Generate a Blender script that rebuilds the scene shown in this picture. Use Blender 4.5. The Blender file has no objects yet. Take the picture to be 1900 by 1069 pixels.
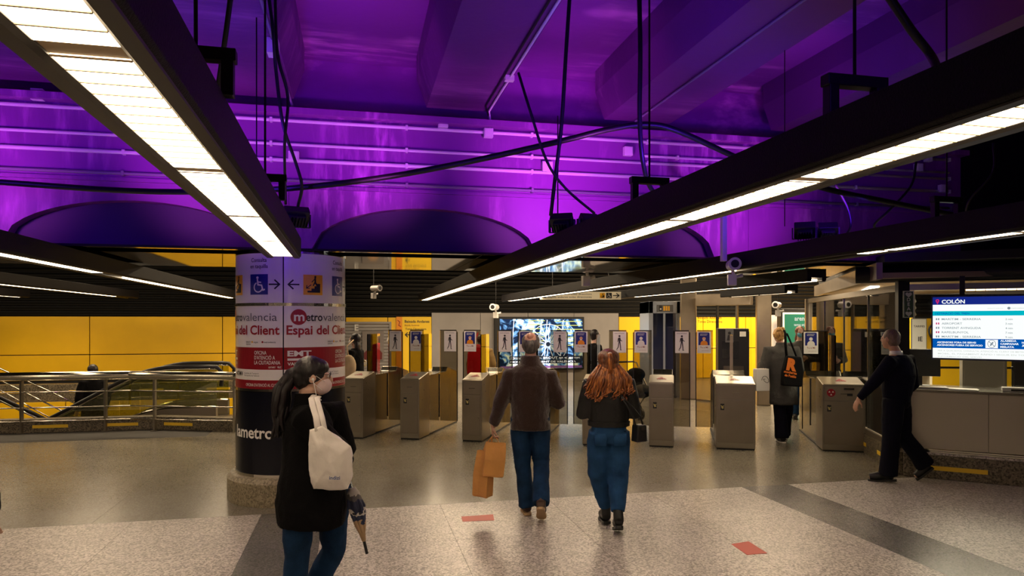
import bpy, bmesh, math, random
from mathutils import Vector, Matrix, noise
C = bpy.context.scene.collection
random.seed(7)
PI = math.pi
A = math.radians(12.57)       # the hall's own axes are turned against the view
G = math.radians(-13.0)       # direction of the gate line
# ---------------------------------------------------------------- camera, world, exposure
cam = bpy.data.objects.new('camera', bpy.data.cameras.new('camera')); C.objects.link(cam)
cam.location = (0, 0, 1.8); cam.rotation_euler = (PI/2, 0, 0)
cam.data.sensor_width = 36; cam.data.lens = 1300/1900*36; cam.data.shift_y = 62.5/1900
cam.data.clip_start = .05; cam.data.clip_end = 200
bpy.context.scene.camera = cam
vs = bpy.context.scene.view_settings
vs.view_transform = 'Standard'; vs.look = 'None'; vs.gamma = 1; vs.use_curve_mapping = False; vs.exposure = 0.0
w = bpy.data.worlds.new('world'); bpy.context.scene.world = w; w.use_nodes = True
w.node_tree.nodes['Background'].inputs[0].default_value = (.02, .02, .03, 1)
w.node_tree.nodes['Background'].inputs[1].default_value = .1

def B(u, v, z=0):
    return Vector((u*math.cos(A)-v*math.sin(A), u*math.sin(A)+v*math.cos(A), z))
def P(px, py, Y):
    return Vector(((px-950)*Y/1300, Y, 1.8+(597-py)*Y/1300))
def F(px, py):
    return P(px, py, 2340/(py-597))
def spot(name, loc, target, power, col, size=2.6, blend=.8, rad=.12):
    l = bpy.data.lights.new(name, 'SPOT'); l.energy = power; l.color = col; l.spot_size = size; l.spot_blend = blend
    l.shadow_soft_size = rad
    o = bpy.data.objects.new(name, l); C.objects.link(o); o.location = loc
    o.rotation_euler = (Vector(target)-Vector(loc)).to_track_quat('-Z', 'Y').to_euler()
    return o
MAG = (.75, .10, .95); BLU = (.13, .01, 1.0); PNK = (1, .06, .9)
# colour floodlights standing on the light channels, all aimed up at the beams and the tall wall
FL = [(-1.98, 5.45), (.36, 5.35), (.62, 5.45), (3.55, 6.2), (3.0, 6.1)]
MG = [  # pink-violet floods: close under the wall, and up at the slab bays and beam ends
 (B(-3.3, 6.0, 2.72), B(-3.5, 7.2, 3.4), 60, 1.9), (B(-1.75, 5.9, 2.72), B(-1.3, 7.2, 3.5), 60, 1.5), (B(.45, 6.1, 2.72), B(.1, 7.2, 3.5), 45, 1.4), (B(1.9, 5.9, 2.72), B(2.1, 7.2, 3.3), 110, 1.7),
 (B(4.1, 6.0, 2.72), B(4.15, 7.2, 3.1), 50, 1.6), (B(.1, 4.9, 2.72), B(.1, 6.5, 4.45), 55, 1.1), (B(1.75, 4.7, 2.72), B(2.0, 6.5, 4.45), 60, 1.1),
 (B(3.9, 4.9, 2.72), B(4.0, 6.5, 4.45), 40, 1.0), (B(-2.0, 5.0, 2.72), B(-1.8, 6.6, 4.45), 50, 1.1), (B(1.0, 5.2, 2.72), B(1.05, 6.7, 3.97), 12, .9), (B(2.9, 5.6, 2.72), B(3.0, 6.8, 3.97), 12, .9)]
for a, b, p, sz in MG: spot('flood_beam', a, b, p*1.3, MAG, sz, 1.0)
for a in [(-3.2, 5.0, 40), (-.9, 4.8, 34), (.6, 3.6, 24), (2.1, 4.2, 34), (3.9, 4.8, 30), (1.5, .8, 8)]:
    spot('flood_wash', B(a[0], a[1], 2.72), B(a[0]+.1, a[1]+1.8, 4.2), a[2]*1.4, BLU, 2.7, 1)
WARM = (1.0, .77, .50)
# unseen warm lamps added over the rear concourse to brighten it
def area(name, loc, sx, sy, power, col, rz=A, tilt=0):
    l = bpy.data.lights.new(name, 'AREA'); l.shape = 'RECTANGLE'; l.size = sx; l.size_y = sy; l.energy = power; l.color = col
    o = bpy.data.objects.new(name, l); C.objects.link(o); o.location = loc; o.rotation_euler = (tilt, 0, rz); return o
for (u, v, p) in ((-9, 15, 90), (-5, 15, 105), (-1, 14, 110), (2.5, 16.5, 190), (6, 16.5, 170), (2.5, 12.5, 90), (8, 12.5, 120), (9, 17, 200), (12, 15.5, 280), (14.5, 17.8, 380), (11, 19, 160)):
    area('added_concourse_fill', B(u, v, 3.5), 2.2, .4, p, WARM)
# ---------------------------------------------------------------- materials
def mat(name, col, rough=.5, metal=0, emit=None, es=1, var=0, vs_=4, bump=0, bs=60, spec=.5, alpha=None, coat=0, aniso=0):
    m = bpy.data.materials.new(name); m.use_nodes = True
    nt = m.node_tree; n = nt.nodes; L = nt.links; b = n['Principled BSDF']
    b.inputs['Base Color'].default_value = (*col, 1); b.inputs['Roughness'].default_value = rough
    b.inputs['Metallic'].default_value = metal; b.inputs['Specular IOR Level'].default_value = spec
    if coat: b.inputs['Coat Weight'].default_value = coat
    if emit: b.inputs['Emission Color'].default_value = (*emit, 1); b.inputs['Emission Strength'].default_value = es
    if var or bump:
        tc = n.new('ShaderNodeTexCoord')
    if var:
        nz = n.new('ShaderNodeTexNoise'); nz.inputs['Scale'].default_value = vs_; nz.inputs['Detail'].default_value = 6
        L.new(tc.outputs['Object'], nz.inputs['Vector'])
        r = n.new('ShaderNodeValToRGB'); r.color_ramp.elements[0].position = .3; r.color_ramp.elements[1].position = .7
        r.color_ramp.elements[0].color = (*[c*(1-var) for c in col], 1); r.color_ramp.elements[1].color = (*[min(1, c*(1+var)) for c in col], 1)
        L.new(nz.outputs[0], r.inputs[0]); L.new(r.outputs[0], b.inputs['Base Color'])
    if bump:
        n2 = n.new('ShaderNodeTexNoise'); n2.inputs['Scale'].default_value = bs; n2.inputs['Detail'].default_value = 4
        L.new(tc.outputs['Object'], n2.inputs['Vector'])
        bp = n.new('ShaderNodeBump'); bp.inputs['Strength'].default_value = bump; bp.inputs['Distance'].default_value = .01
        L.new(n2.outputs[0], bp.inputs['Height']); L.new(bp.outputs[0], b.inputs['Normal'])
    return m
def emis(name, col, s):
    m = bpy.data.materials.new(name); m.use_nodes = True; n = m.node_tree.nodes; n.clear()
    e = n.new('ShaderNodeEmission'); e.inputs[0].default_value = (*col, 1); e.inputs[1].default_value = s
    o = n.new('ShaderNodeOutputMaterial'); m.node_tree.links.new(e.outputs[0], o.inputs[0]); return m
def granite(name, c1, c2, scale, rough, var=.12, patch=1.2):
    m = bpy.data.materials.new(name); m.use_nodes = True
    nt = m.node_tree; n = nt.nodes; L = nt.links; b = n['Principled BSDF']
    tc = n.new('ShaderNodeNewGeometry')
    vo = n.new('ShaderNodeTexVoronoi'); vo.inputs['Scale'].default_value = scale
    L.new(tc.outputs['Position'], vo.inputs['Vector'])
    bw = n.new('ShaderNodeRGBToBW'); L.new(vo.outputs['Color'], bw.inputs[0])
    r = n.new('ShaderNodeValToRGB'); r.color_ramp.elements[0].color = (*c1, 1); r.color_ramp.elements[1].color = (*c2, 1)
    r.color_ramp.elements[0].position = .2; r.color_ramp.elements[1].position = .75
    L.new(bw.outputs[0], r.inputs[0])
    nz = n.new('ShaderNodeTexNoise'); nz.inputs['Scale'].default_value = patch; nz.inputs['Detail'].default_value = 7; nz.inputs['Roughness'].default_value = .65
    L.new(tc.outputs['Position'], nz.inputs['Vector'])
    mr = n.new('ShaderNodeMapRange'); mr.inputs[1].default_value = .3; mr.inputs[2].default_value = .7
    mr.inputs[3].default_value = 1-var; mr.inputs[4].default_value = 1+var; L.new(nz.outputs[0], mr.inputs[0])
    mx = n.new('ShaderNodeMix'); mx.data_type = 'RGBA'; mx.blend_type = 'MULTIPLY'; mx.inputs[0].default_value = 1
    L.new(r.outputs[0], mx.inputs[6]); L.new(mr.outputs[0], mx.inputs[7]); L.new(mx.outputs[2], b.inputs['Base Color'])
    m2 = n.new('ShaderNodeMapRange'); m2.inputs[3].default_value = rough*.92; m2.inputs[4].default_value = rough*1.12
    L.new(nz.outputs[0], m2.inputs[0]); L.new(m2.outputs[0], b.inputs['Roughness'])
    return m
def glass(name, tint, refl=.08, rough=.02, gcol=(1, 1, 1), ior=1.45):
    m = bpy.data.materials.new(name); m.use_nodes = True; n = m.node_tree.nodes; L = m.node_tree.links; n.clear()
    t = n.new('ShaderNodeBsdfTransparent'); t.inputs[0].default_value = (*tint, 1)
    g = n.new('ShaderNodeBsdfGlossy'); g.inputs['Color'].default_value = (*gcol, 1); g.inputs['Roughness'].default_value = rough
    f = n.new('ShaderNodeFresnel'); f.inputs[0].default_value = ior
    ad = n.new('ShaderNodeMath'); ad.operation = 'ADD'; ad.inputs[1].default_value = refl-.04; ad.use_clamp = True
    L.new(f.outputs[0], ad.inputs[0])
    mx = n.new('ShaderNodeMixShader'); L.new(ad.outputs[0], mx.inputs[0]); L.new(t.outputs[0], mx.inputs[1]); L.new(g.outputs[0], mx.inputs[2])
    o = n.new('ShaderNodeOutputMaterial'); L.new(mx.outputs[0], o.inputs[0]); return m
def concrete(name, c, stain, sc=1.0, wallx=True):
    """painted concrete with rain-like stains and pale worn streaks"""
    m = mat(name, c, .5); nt = m.node_tree; n = nt.nodes; L = nt.links; b = n['Principled BSDF']
    tc = n.new('ShaderNodeTexCoord'); mp = n.new('ShaderNodeMapping')
    mp.inputs['Scale'].default_value = (5*sc, 5*sc, .8*sc) if wallx else (.5*sc, 3.0*sc, 1)
    L.new(tc.outputs['Object'], mp.inputs[0])
    nz = n.new('ShaderNodeTexNoise'); nz.inputs['Scale'].default_value = 1.6; nz.inputs['Detail'].default_value = 9; nz.inputs['Roughness'].default_value = .62
    L.new(mp.outputs[0], nz.inputs['Vector'])
    big = n.new('ShaderNodeTexNoise'); big.inputs['Scale'].default_value = .9*sc; big.inputs['Detail'].default_value = 3
    L.new(tc.outputs['Object'], big.inputs['Vector'])
    r = n.new('ShaderNodeValToRGB'); e = r.color_ramp.elements
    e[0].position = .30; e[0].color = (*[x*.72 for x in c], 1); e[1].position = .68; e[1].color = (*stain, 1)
    x = r.color_ramp.elements.new(.50); x.color = (*c, 1)
    L.new(nz.outputs[0], r.inputs[0])
    mr = n.new('ShaderNodeMapRange'); mr.inputs[1].default_value = .48; mr.inputs[2].default_value = .66; L.new(big.outputs[0], mr.inputs[0])
    mx = n.new('ShaderNodeMix'); mx.data_type = 'RGBA'; mx.inputs[6].default_value = (*c, 1)
    L.new(mr.outputs[0], mx.inputs[0]); L.new(r.outputs[0], mx.inputs[7]); L.new(mx.outputs[2], b.inputs['Base Color'])
    bp = n.new('ShaderNodeBump'); bp.inputs['Strength'].default_value = .25; bp.inputs['Distance'].default_value = .01
    n2 = n.new('ShaderNodeTexNoise'); n2.inputs['Scale'].default_value = 14; L.new(tc.outputs['Object'], n2.inputs['Vector'])
    L.new(n2.outputs[0], bp.inputs['Height']); L.new(bp.outputs[0], b.inputs['Normal'])
    return m
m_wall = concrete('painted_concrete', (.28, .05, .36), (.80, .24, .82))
m_niche = mat('dark_niche', (.035, .02, .07), .5)  # one even dark navy colour for the niche backs
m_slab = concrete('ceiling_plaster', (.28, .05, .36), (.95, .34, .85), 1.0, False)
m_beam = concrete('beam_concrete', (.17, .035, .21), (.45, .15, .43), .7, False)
m_tileL = granite('light_terrazzo', (.21, .185, .165), (.64, .59, .545), 75, .33)
m_tileD = granite('polished_granite', (.145, .13, .10), (.235, .21, .165), 90, .24, .10)
m_tileB = granite('dark_granite', (.09, .09, .088), (.17, .16, .155), 90, .24, .10)
m_kerb = granite('kerb_granite', (.04, .032, .020), (.20, .165, .11), 60, .4)
m_base = granite('column_base_granite', (.16, .13, .08), (.36, .30, .2), 70, .45)
m_joint = mat('joint_grout', (.06, .055, .05), .8)
m_black = mat('black_metal', (.014, .014, .015), .45, .2)
m_blackm = mat('black_matt', (.006, .006, .007), .8)
m_hous = mat('channel_black', (.007, .0065, .008), .6, .0, bump=.3, bs=150, spec=.2)
m_rail = mat('channel_rim', (.022, .019, .016), .45, .3)
m_steel = mat('brushed_steel', (.38, .34, .28), .30, .95, var=.10, vs_=2)
m_steel2 = mat('satin_steel_door', (.31, .265, .21), .42, .85, var=.08, vs_=3)
m_steeld = mat('dark_steel_side', (.30, .28, .24), .2, .95)
m_chrome = mat('polished_steel', (.62, .58, .5), .14, 1)
m_mirror = mat('mirror_soffit_panel', (.62, .60, .56), .045, 1)
m_yel = mat('yellow_panel', (.90, .53, .010), .38, var=.05, vs_=1.5)
m_yels = mat('yellow_strip', (.85, .55, .03), .6)
m_white = mat('white_plastic', (.72, .70, .68), .4)
m_grey = mat('grey_panel', (.30, .28, .27), .42, .3, var=.12, vs_=1.2)
m_louv = mat('black_louvre', (.007, .0065, .006), .5, .0)
m_lit = emis('lamp_diffuser', WARM, 13)
m_gap = mat('lamp_joint_plate', (.55, .40, .22), .6)
m_gl = glass('clear_glass', (.96, .975, .96), .05, ior=1.22)
m_tint = glass('smoked_glass', (.55, .52, .45), .05)
m_red = mat('red_print', (.27, .004, .014), .3)
m_navy = mat('navy_print', (.003, .0035, .010), .25, spec=.35)
m_cream = mat('white_print', (.80, .77, .74), .25)
m_ink = mat('black_print', (.012, .012, .015), .5)
m_blue = mat('blue_print', (.01, .02, .22), .4)
m_orange = mat('orange_print', (.85, .30, .01), .4)
m_paper = mat('white_paper', (.86, .83, .79), .6)
m_floor_red = mat('red_floor_sticker', (.62, .04, .02), .5)
m_pinkbox = mat('pale_plastic_box', (.9, .85, .88), .4)
# ---------------------------------------------------------------- mesh building
class MB:
    def __init__(s): s.v = []; s.f = []; s.mi = []
    def add(s, vs, fs, mi=0):
        k = len(s.v); s.v += [tuple(p) for p in vs]; s.f += [tuple(i+k for i in f) for f in fs]; s.mi += [mi]*len(fs); return s
    def box(s, x0, x1, y0, y1, z0, z1, mi=0):
        x0, x1 = min(x0, x1), max(x0, x1); y0, y1 = min(y0, y1), max(y0, y1); z0, z1 = min(z0, z1), max(z0, z1)
        return s.add([(x0,y0,z0),(x1,y0,z0),(x1,y1,z0),(x0,y1,z0),(x0,y0,z1),(x1,y0,z1),(x1,y1,z1),(x0,y1,z1)],
            [(0,3,2,1),(4,5,6,7),(0,1,5,4),(1,2,6,5),(2,3,7,6),(3,0,4,7)], mi)
    def obox(s, c, sz, R, mi=0):
        c = Vector(c); vs = []
        for dz in (-1, 1):
            for dx, dy in ((-1,-1),(1,-1),(1,1),(-1,1)):
                vs.append(c + R @ Vector((dx*sz[0]/2, dy*sz[1]/2, dz*sz[2]/2)))
        return s.add(vs, [(0,3,2,1),(4,5,6,7),(0,1,5,4),(1,2,6,5),(2,3,7,6),(3,0,4,7)], mi)
    def prism(s, poly, a0, a1, axis='z', mi=0):
        """poly in the two remaining axes, extruded along axis"""
        n = len(poly)
        def mk(p, a): return (p[0], p[1], a) if axis == 'z' else ((p[0], a, p[1]) if axis == 'y' else (a, p[0], p[1]))
        vs = [mk(p, a0) for p in poly] + [mk(p, a1) for p in poly]
        fs = [tuple(range(n))[::-1], tuple(range(n, 2*n))] + [(i, (i+1) % n, n+(i+1) % n, n+i) for i in range(n)]
        return s.add(vs, fs, mi)
    def tube(s, pts, r, n=10, mi=0, caps=True):
        pts = [Vector(p) for p in pts]; m = len(pts)
        rs = r if isinstance(r, (list, tuple)) else [r]*m
        up = None; vs = []
        for i, p in enumerate(pts):
            t = (pts[min(i+1, m-1)]-pts[max(i-1, 0)])
            if t.length < 1e-9: t = Vector((0, 0, 1))
            t.normalize()
            if up is None:
                up = Vector((0, 0, 1)) if abs(t.z) < .9 else Vector((0, 1, 0))
            x = up.cross(t); x.normalize(); y = t.cross(x); up = y
            rr = rs[i]; ra, rb = (rr if isinstance(rr, (list, tuple)) else (rr, rr))
            for k in range(n):
                a = 2*PI*k/n; vs.append(p + x*math.cos(a)*ra + y*math.sin(a)*rb)
        fs = []
        for i in range(m-1):
            for k in range(n):
                k2 = (k+1) % n; fs.append((i*n+k, i*n+k2, (i+1)*n+k2, (i+1)*n+k))
        if caps: fs += [tuple(range(n))[::-1], tuple(range((m-1)*n, m*n))]
        return s.add(vs, fs, mi)
    def rings(s, rows, n=20, mi=0, caps=True):
        """rows: (centre, rx, ry, yaw) horizontal ellipses stacked into a closed body"""
        vs = []
        for (c, rx, ry, yaw) in rows:
            for k in range(n):
                a = 2*PI*k/n; x = rx*math.cos(a); y = ry*math.sin(a)
                vs.append((c[0]+x*math.cos(yaw)-y*math.sin(yaw), c[1]+x*math.sin(yaw)+y*math.cos(yaw), c[2]))
        m = len(rows); fs = []
        for i in range(m-1):
            for k in range(n):
                k2 = (k+1) % n; fs.append((i*n+k, i*n+k2, (i+1)*n+k2, (i+1)*n+k))
        if caps: fs += [tuple(range(n))[::-1], tuple(range((m-1)*n, m*n))]
        return s.add(vs, fs, mi)
    def ell(s, c, r, R=None, nu=14, nv=9, mi=0):
        R = R or Matrix.Identity(3); c = Vector(c)
        vs = [c + R @ Vector((0, 0, -r[2]))]
        for j in range(1, nv):
            ph = -PI/2 + PI*j/nv
            for i in range(nu):
                th = 2*PI*i/nu
                vs.append(c + R @ Vector((r[0]*math.cos(ph)*math.cos(th), r[1]*math.cos(ph)*math.sin(th), r[2]*math.sin(ph))))
        vs.append(c + R @ Vector((0, 0, r[2]))); fs = []
        for i in range(nu): fs.append((0, 1+(i+1) % nu, 1+i))
        for j in range(nv-2):
            for i in range(nu):
                a = 1+j*nu+i; b = 1+j*nu+(i+1) % nu; fs.append((a, b, b+nu, a+nu))
        k = 1+(nv-2)*nu; t = len(vs)-1
        for i in range(nu): fs.append((k+i, k+(i+1) % nu, t))
        return s.add(vs, fs, mi)
    def lathe(s, prof, n=32, c=(0, 0), mi=0, caps=True, a0=0, a1=2*PI):
        full = abs(a1-a0-2*PI) < 1e-6; cols = n if full else n+1
        vs = [(c[0]+r*math.cos(a0+(a1-a0)*k/n), c[1]+r*math.sin(a0+(a1-a0)*k/n), z) for (r, z) in prof for k in range(cols)]
        fs = []
        for i in range(len(prof)-1):
            for k in range(n):
                k2 = (k+1) % cols; fs.append((i*cols+k, i*cols+k2, (i+1)*cols+k2, (i+1)*cols+k))
        if caps and full: fs += [tuple(range(cols))[::-1], tuple(range((len(prof)-1)*cols, len(prof)*cols))]
        return s.add(vs, fs, mi)
    def disc(s, cx, cy, r, y0, y1, n=24, mi=0):
        return s.prism([(cx+r*math.cos(2*PI*k/n), cy+r*math.sin(2*PI*k/n)) for k in range(n)], y0, y1, 'y', mi)
    def rect(s, x0, x1, z0, z1, y0, y1, mi=0): return s.box(x0, x1, y0, y1, z0, z1, mi)
    def build(s, name, mats, parent=None, loc=None, rz=0, smooth=False, bevel=0, kind=None, fixn=True):
        me = bpy.data.meshes.new(name); me.from_pydata(s.v, [], s.f)
        mats = mats if isinstance(mats, (list, tuple)) else [mats]
        for m in mats: me.materials.append(m)
        if len(mats) > 1: me.polygons.foreach_set('material_index', s.mi)
        if fixn:
            bm = bmesh.new(); bm.from_mesh(me); bmesh.ops.recalc_face_normals(bm, faces=bm.faces); bm.to_mesh(me); bm.free()
        if smooth: me.shade_smooth()
        me.update(); return link(name, me, parent, loc, rz, bevel, kind)
def link(name, me, parent=None, loc=None, rz=0, bevel=0, kind=None):
    o = bpy.data.objects.new(name, me); C.objects.link(o)
    if parent: o.parent = parent
    if loc is not None: o.location = loc
    o.rotation_euler.z = rz
    if bevel:
        b = o.modifiers.new('bevel', 'BEVEL'); b.width = bevel; b.segments = 2; b.limit_method = 'ANGLE'
    if kind: o['kind'] = kind
    return o
def tag(o, label, cat, group=None):
    o['label'] = label; o['category'] = cat
    if group: o['group'] = group
    return o
def thing(name, label, cat, loc=(0, 0, 0), rz=0, group=None):
    o = bpy.data.objects.new(name, None); C.objects.link(o); o.location = loc; o.rotation_euler.z = rz; o.empty_display_size = .1
    return tag(o, label, cat, group)
def struct(name, mb, m, bevel=0, rz=A): 
    return mb.build(name, m, None, None, rz, bevel=bevel, kind='structure')
def text_mesh(s, h, bold=0, sx=1, ext=0.0):
    """flat letter outlines from the built-in typeface, returned as vertices and faces; h = capital height"""
    cu = bpy.data.curves.new('t', 'FONT'); cu.body = s; cu.size = h/.7; cu.offset = bold*h; cu.resolution_u = 3; cu.extrude = ext
    o = bpy.data.objects.new('t', cu); C.objects.link(o)
    dg = bpy.context.evaluated_depsgraph_get(); dg.update()
    me = bpy.data.meshes.new_from_object(o.evaluated_get(dg))
    v = [(p.co.x*sx, p.co.y, p.co.z) for p in me.vertices]; f = [tuple(p.vertices) for p in me.polygons]
    bpy.data.objects.remove(o); bpy.data.meshes.remove(me); return v, f
def put_text(mb, s, x, z, h, y=0, mi=0, bold=0, width=None, align='l', fn=None, sx=1):
    """letters in the x-z plane facing -y; width squeezes to a known length"""
    v, f = text_mesh(s, h, bold, 1)
    if not v: return
    x0 = min(p[0] for p in v); x1 = max(p[0] for p in v); k = (width/(x1-x0)) if width else sx
    wd = (x1-x0)*k; off = {'l': 0, 'c': -wd/2, 'r': -wd}[align]
    vs = [((p[0]-x0)*k+off+x, y, p[1]+z) for p in v]
    if fn: vs = [fn(*q) for q in vs]
    mb.add(vs, f, mi)
def stroke(mb, pts, w, y0, y1, mi=0):
    """polyline of square-ended bars in x-z"""
    for a, b in zip(pts, pts[1:]):
        a = Vector(a); b = Vector(b); d = (b-a); 
        if d.length < 1e-6: continue
        d.normalize(); n = Vector((-d.y, d.x))*w/2; e = d*w*.3
        mb.prism([tuple(a-n-e), tuple(b-n+e), tuple(b+n+e), tuple(a+n-e)], y0, y1, 'y', mi)
# ================================================================ the hall
# floor: base slab round the escalator pit + tiles
HU0, HU1, HV0, HV1 = -12.0, -2.3, 13.0, 17.0
fl = MB()
for b in [(-14, 18, -5, HV0), (-14, HU0, HV0, HV1), (HU1, 18, HV0, HV1), (-14, 18, HV1, 24)]:
    fl.box(b[0], b[1], b[2], b[3], -.25, -.004)
floor = struct('floor', fl, m_joint)
def tiles(u0, u1, nu, v0, v1, nv, m, ratio=True):
    du = (u1-u0)/nu; dv = (v1-v0)/nv; g = .0015
    me = None
    for i in range(nu):
        for j in range(nv):
            a = u0+i*du; b = v0+j*dv
            c = B(a+du/2, b+dv/2)
            if c.y < .8 or abs(c.x) > c.y*.78+1.6: continue
            if a+du > HU0 and a < HU1-.01 and b+dv > HV0 and b < HV1-.01: continue
            if me is None:
                t = MB().box(-du/2+g, du/2-g, -dv/2+g, dv/2-g, -.004, 0); o = t.build('floor_tile', m, floor); me = o.data
            else: o = link('floor_tile', me, floor)
            o.location = (a+du/2, b+dv/2, 0)
tiles(-5.25, -.86, 4, -.05, 6.9, 6, m_tileL); tiles(-.29, 4.1, 4, -.05, 6.9, 6, m_tileL); tiles(4.67, 9.06, 4, -.05, 6.9, 6, m_tileL)
tiles(-5.82, -5.25, 1, -.05, 6.9, 6, m_tileB); tiles(-.86, -.29, 1, -.05, 6.9, 6, m_tileB); tiles(4.1, 4.67, 1, -.05, 6.9, 6, m_tileB)
tiles(-10.2, -5.82, 3, -.05, 6.9, 5, m_tileL)
tiles(-11.7, HU1, 8, 6.9, HV0, 5, m_tileD); tiles(HU1, 16.5, 16, 6.9, HV0, 5, m_tileD)
tiles(HU1, 16.5, 16, HV0, 20.4, 6, m_tileD)
for f_ in [( -11.7, HU1)]:
    tiles(f_[0], f_[1], 8, HV1, 18, 1, m_tileD)
# ceiling slab and beams
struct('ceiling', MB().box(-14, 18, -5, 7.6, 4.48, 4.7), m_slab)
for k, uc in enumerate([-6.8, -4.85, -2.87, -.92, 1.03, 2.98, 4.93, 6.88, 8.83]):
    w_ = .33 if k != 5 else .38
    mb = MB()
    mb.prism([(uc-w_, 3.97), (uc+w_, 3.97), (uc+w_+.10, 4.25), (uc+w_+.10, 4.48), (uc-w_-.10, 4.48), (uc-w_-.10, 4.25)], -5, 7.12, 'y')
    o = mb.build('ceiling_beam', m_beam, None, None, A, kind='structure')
VW = 7.15
# tall wall: pier-like face with shallow vaulted niches, flange rib and top ledge
def niche_face(u0, u1, z0, z1, arches, v):
    """front face with segmental niches cut out of its lower edge"""
    mb = MB(); top = z1; xs = [u0]
    for (c, h, zt) in arches: xs += [c-h+2*h*k/24 for k in range(25)]
    xs.append(u1); xs = sorted(set(round(x, 5) for x in xs if u0 <= x <= u1))
    def low(x):
        for (c, h, zt) in arches:
            if abs(x-c) <= h+1e-6:
                return z0+(zt-z0)*math.sqrt(max(0, 1-((x-c)/h)**2))
        return z0
    for a, b in zip(xs, xs[1:]):
        la, lb = low(a), low(b)
        mb.add([(a,v,la),(b,v,lb),(b,v,top),(a,v,top),(a,v+.13,la),(b,v+.13,lb),(b,v+.13,top),(a,v+.13,top)],
               [(0,1,2,3),(0,4,5,1),(7,6,5,4),(3,2,6,7)])
    mb.add([(xs[0],v,z0),(xs[0],v+.13,z0),(xs[0],v+.13,top),(xs[0],v,top)], [(0,1,2,3)])
    return mb
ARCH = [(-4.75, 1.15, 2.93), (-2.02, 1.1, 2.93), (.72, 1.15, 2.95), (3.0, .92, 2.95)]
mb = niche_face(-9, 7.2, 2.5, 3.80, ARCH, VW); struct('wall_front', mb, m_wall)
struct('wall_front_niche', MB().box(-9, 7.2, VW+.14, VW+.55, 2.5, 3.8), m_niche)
struct('trim_1', MB().box(-9, 7.2, VW-.13, VW+.55, 3.80, 3.86), m_wall)
struct('trim_2', MB().box(-9, 7.2, VW-.035, VW, 3.10, 3.135), m_wall)
# panel joints: narrow cover strips
for u in (-6.0, -3.4, -.66, 2.08, 4.35, 5.9):
    struct('trim_3', MB().box(u-.02, u+.02, VW-.008, VW, 2.515, 3.10), m_wall)
struct('wall_front_right', MB().box(7.2, 17, VW, VW+.5, 2.62, 4.48), m_blackm)
struct('added_glint_strip', MB().box(-11, 7.2, VW-.006, VW, 2.496, 2.518), m_blackm)  # added black strip that hides flood glints on the soffit panel edges
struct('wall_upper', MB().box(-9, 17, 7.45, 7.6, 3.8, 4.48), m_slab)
# mirror soffit under the tall wall, of separate panels
sof = struct('ceiling_soffit', MB().box(-11, 7.2, VW+.15, 9.52, 2.516, 2.62), m_blackm)
u = -11
while u < 7.1:
    for (v0, v1) in ((VW, 7.78), (7.78, 9.0), (9.0, 9.52)):
        MB().box(u+.004, min(u+2.05, 7.2)-.004, v0+.003, v1-.003, 2.5, 2.515).build('soffit_panel', m_mirror, sof)
    u += 2.05
struct('ceiling_back', MB().box(-14, 18, 7.85, 24, 3.6, 3.75), m_blackm)
struct('wall_soffit_back', MB().box(-11, 8, 9.52, 9.6, 2.62, 3.6), m_blackm)
# black walls and the end wall
VB = 18.4
struct('wall_left', MB().box(-12.3, -12.1, -5, 24, -4, 4.5), m_blackm)
struct('wall_right', MB().box(16.9, 17.1, -5, 24, -.2, 4.5), m_blackm)
struct('wall_rear', MB().box(-14, 14, -5.2, -5, -.2, 4.5), mat('rear_wall_paint', (.35, .3, .25), .6))
bw = struct('wall_back', MB().box(-12.3, HU1+2, VB, VB+.2, -4, 3.7).box(HU1+2, 17, 20.5, 20.7, -.2, 3.7).box(HU1+1.9, HU1+2, VB, 20.7, -.2, 3.7), m_blackm)
VC = 20.5
def BW(px, py, v):
    t = (px-950)/1300; Y = v/(math.cos(A)-t*math.sin(A))
    return Y*(t*math.cos(A)+math.sin(A)), 1.8+(597-py)*Y/1300
# black louvres
lm = None
for i in range(15):
    z = 1.98+i*.115
    for (u0, u1, v) in ((-12, HU1+1.9, VB), (HU1+2.02, 16.9, VC)):
        MB().prism([(v-.06, z), (v-.05, z-.03), (v-.001, z+.03), (v-.001, z+.05)], u0, u1, 'x').build('louvre_slat', m_louv, bw)
# yellow wall panels (left, behind the escalator) with recessed joints
def ypanels(us, zs, v, m=m_yel):
    for a, b in zip(us, us[1:]):
        for c, d in zip(zs, zs[1:]):
            MB().box(a+.01, b-.01, v-.04, v, c+.01, d-.01).build('wall_panel', m, bw, bevel=.004)
ypanels([-12.1, -9.1, -6.15, -3.2, -.42], [.42, 1.02, 1.93], VB)
ypanels([-12, -9.1, -6.15, -3.2, -2.32], [-3, -1.6, .07], 16.99)
ypanels([-.28, .9, 2.1], [.0, .95, 1.93], VC)
ypanels([7.95, 9.3, 10.8, 12.3, 13.8, 15.3, 16.8], [.0, .95, 1.97], VC)
for k in range(4):
    for z0, z1 in ((0, .95), (.95, 1.97)): MB().box(16.86, 16.9, 12.5+k*2, 14.48+k*2, z0+.01, z1-.01).build('wall_panel', m_yel, bw, bevel=.004)
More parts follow.
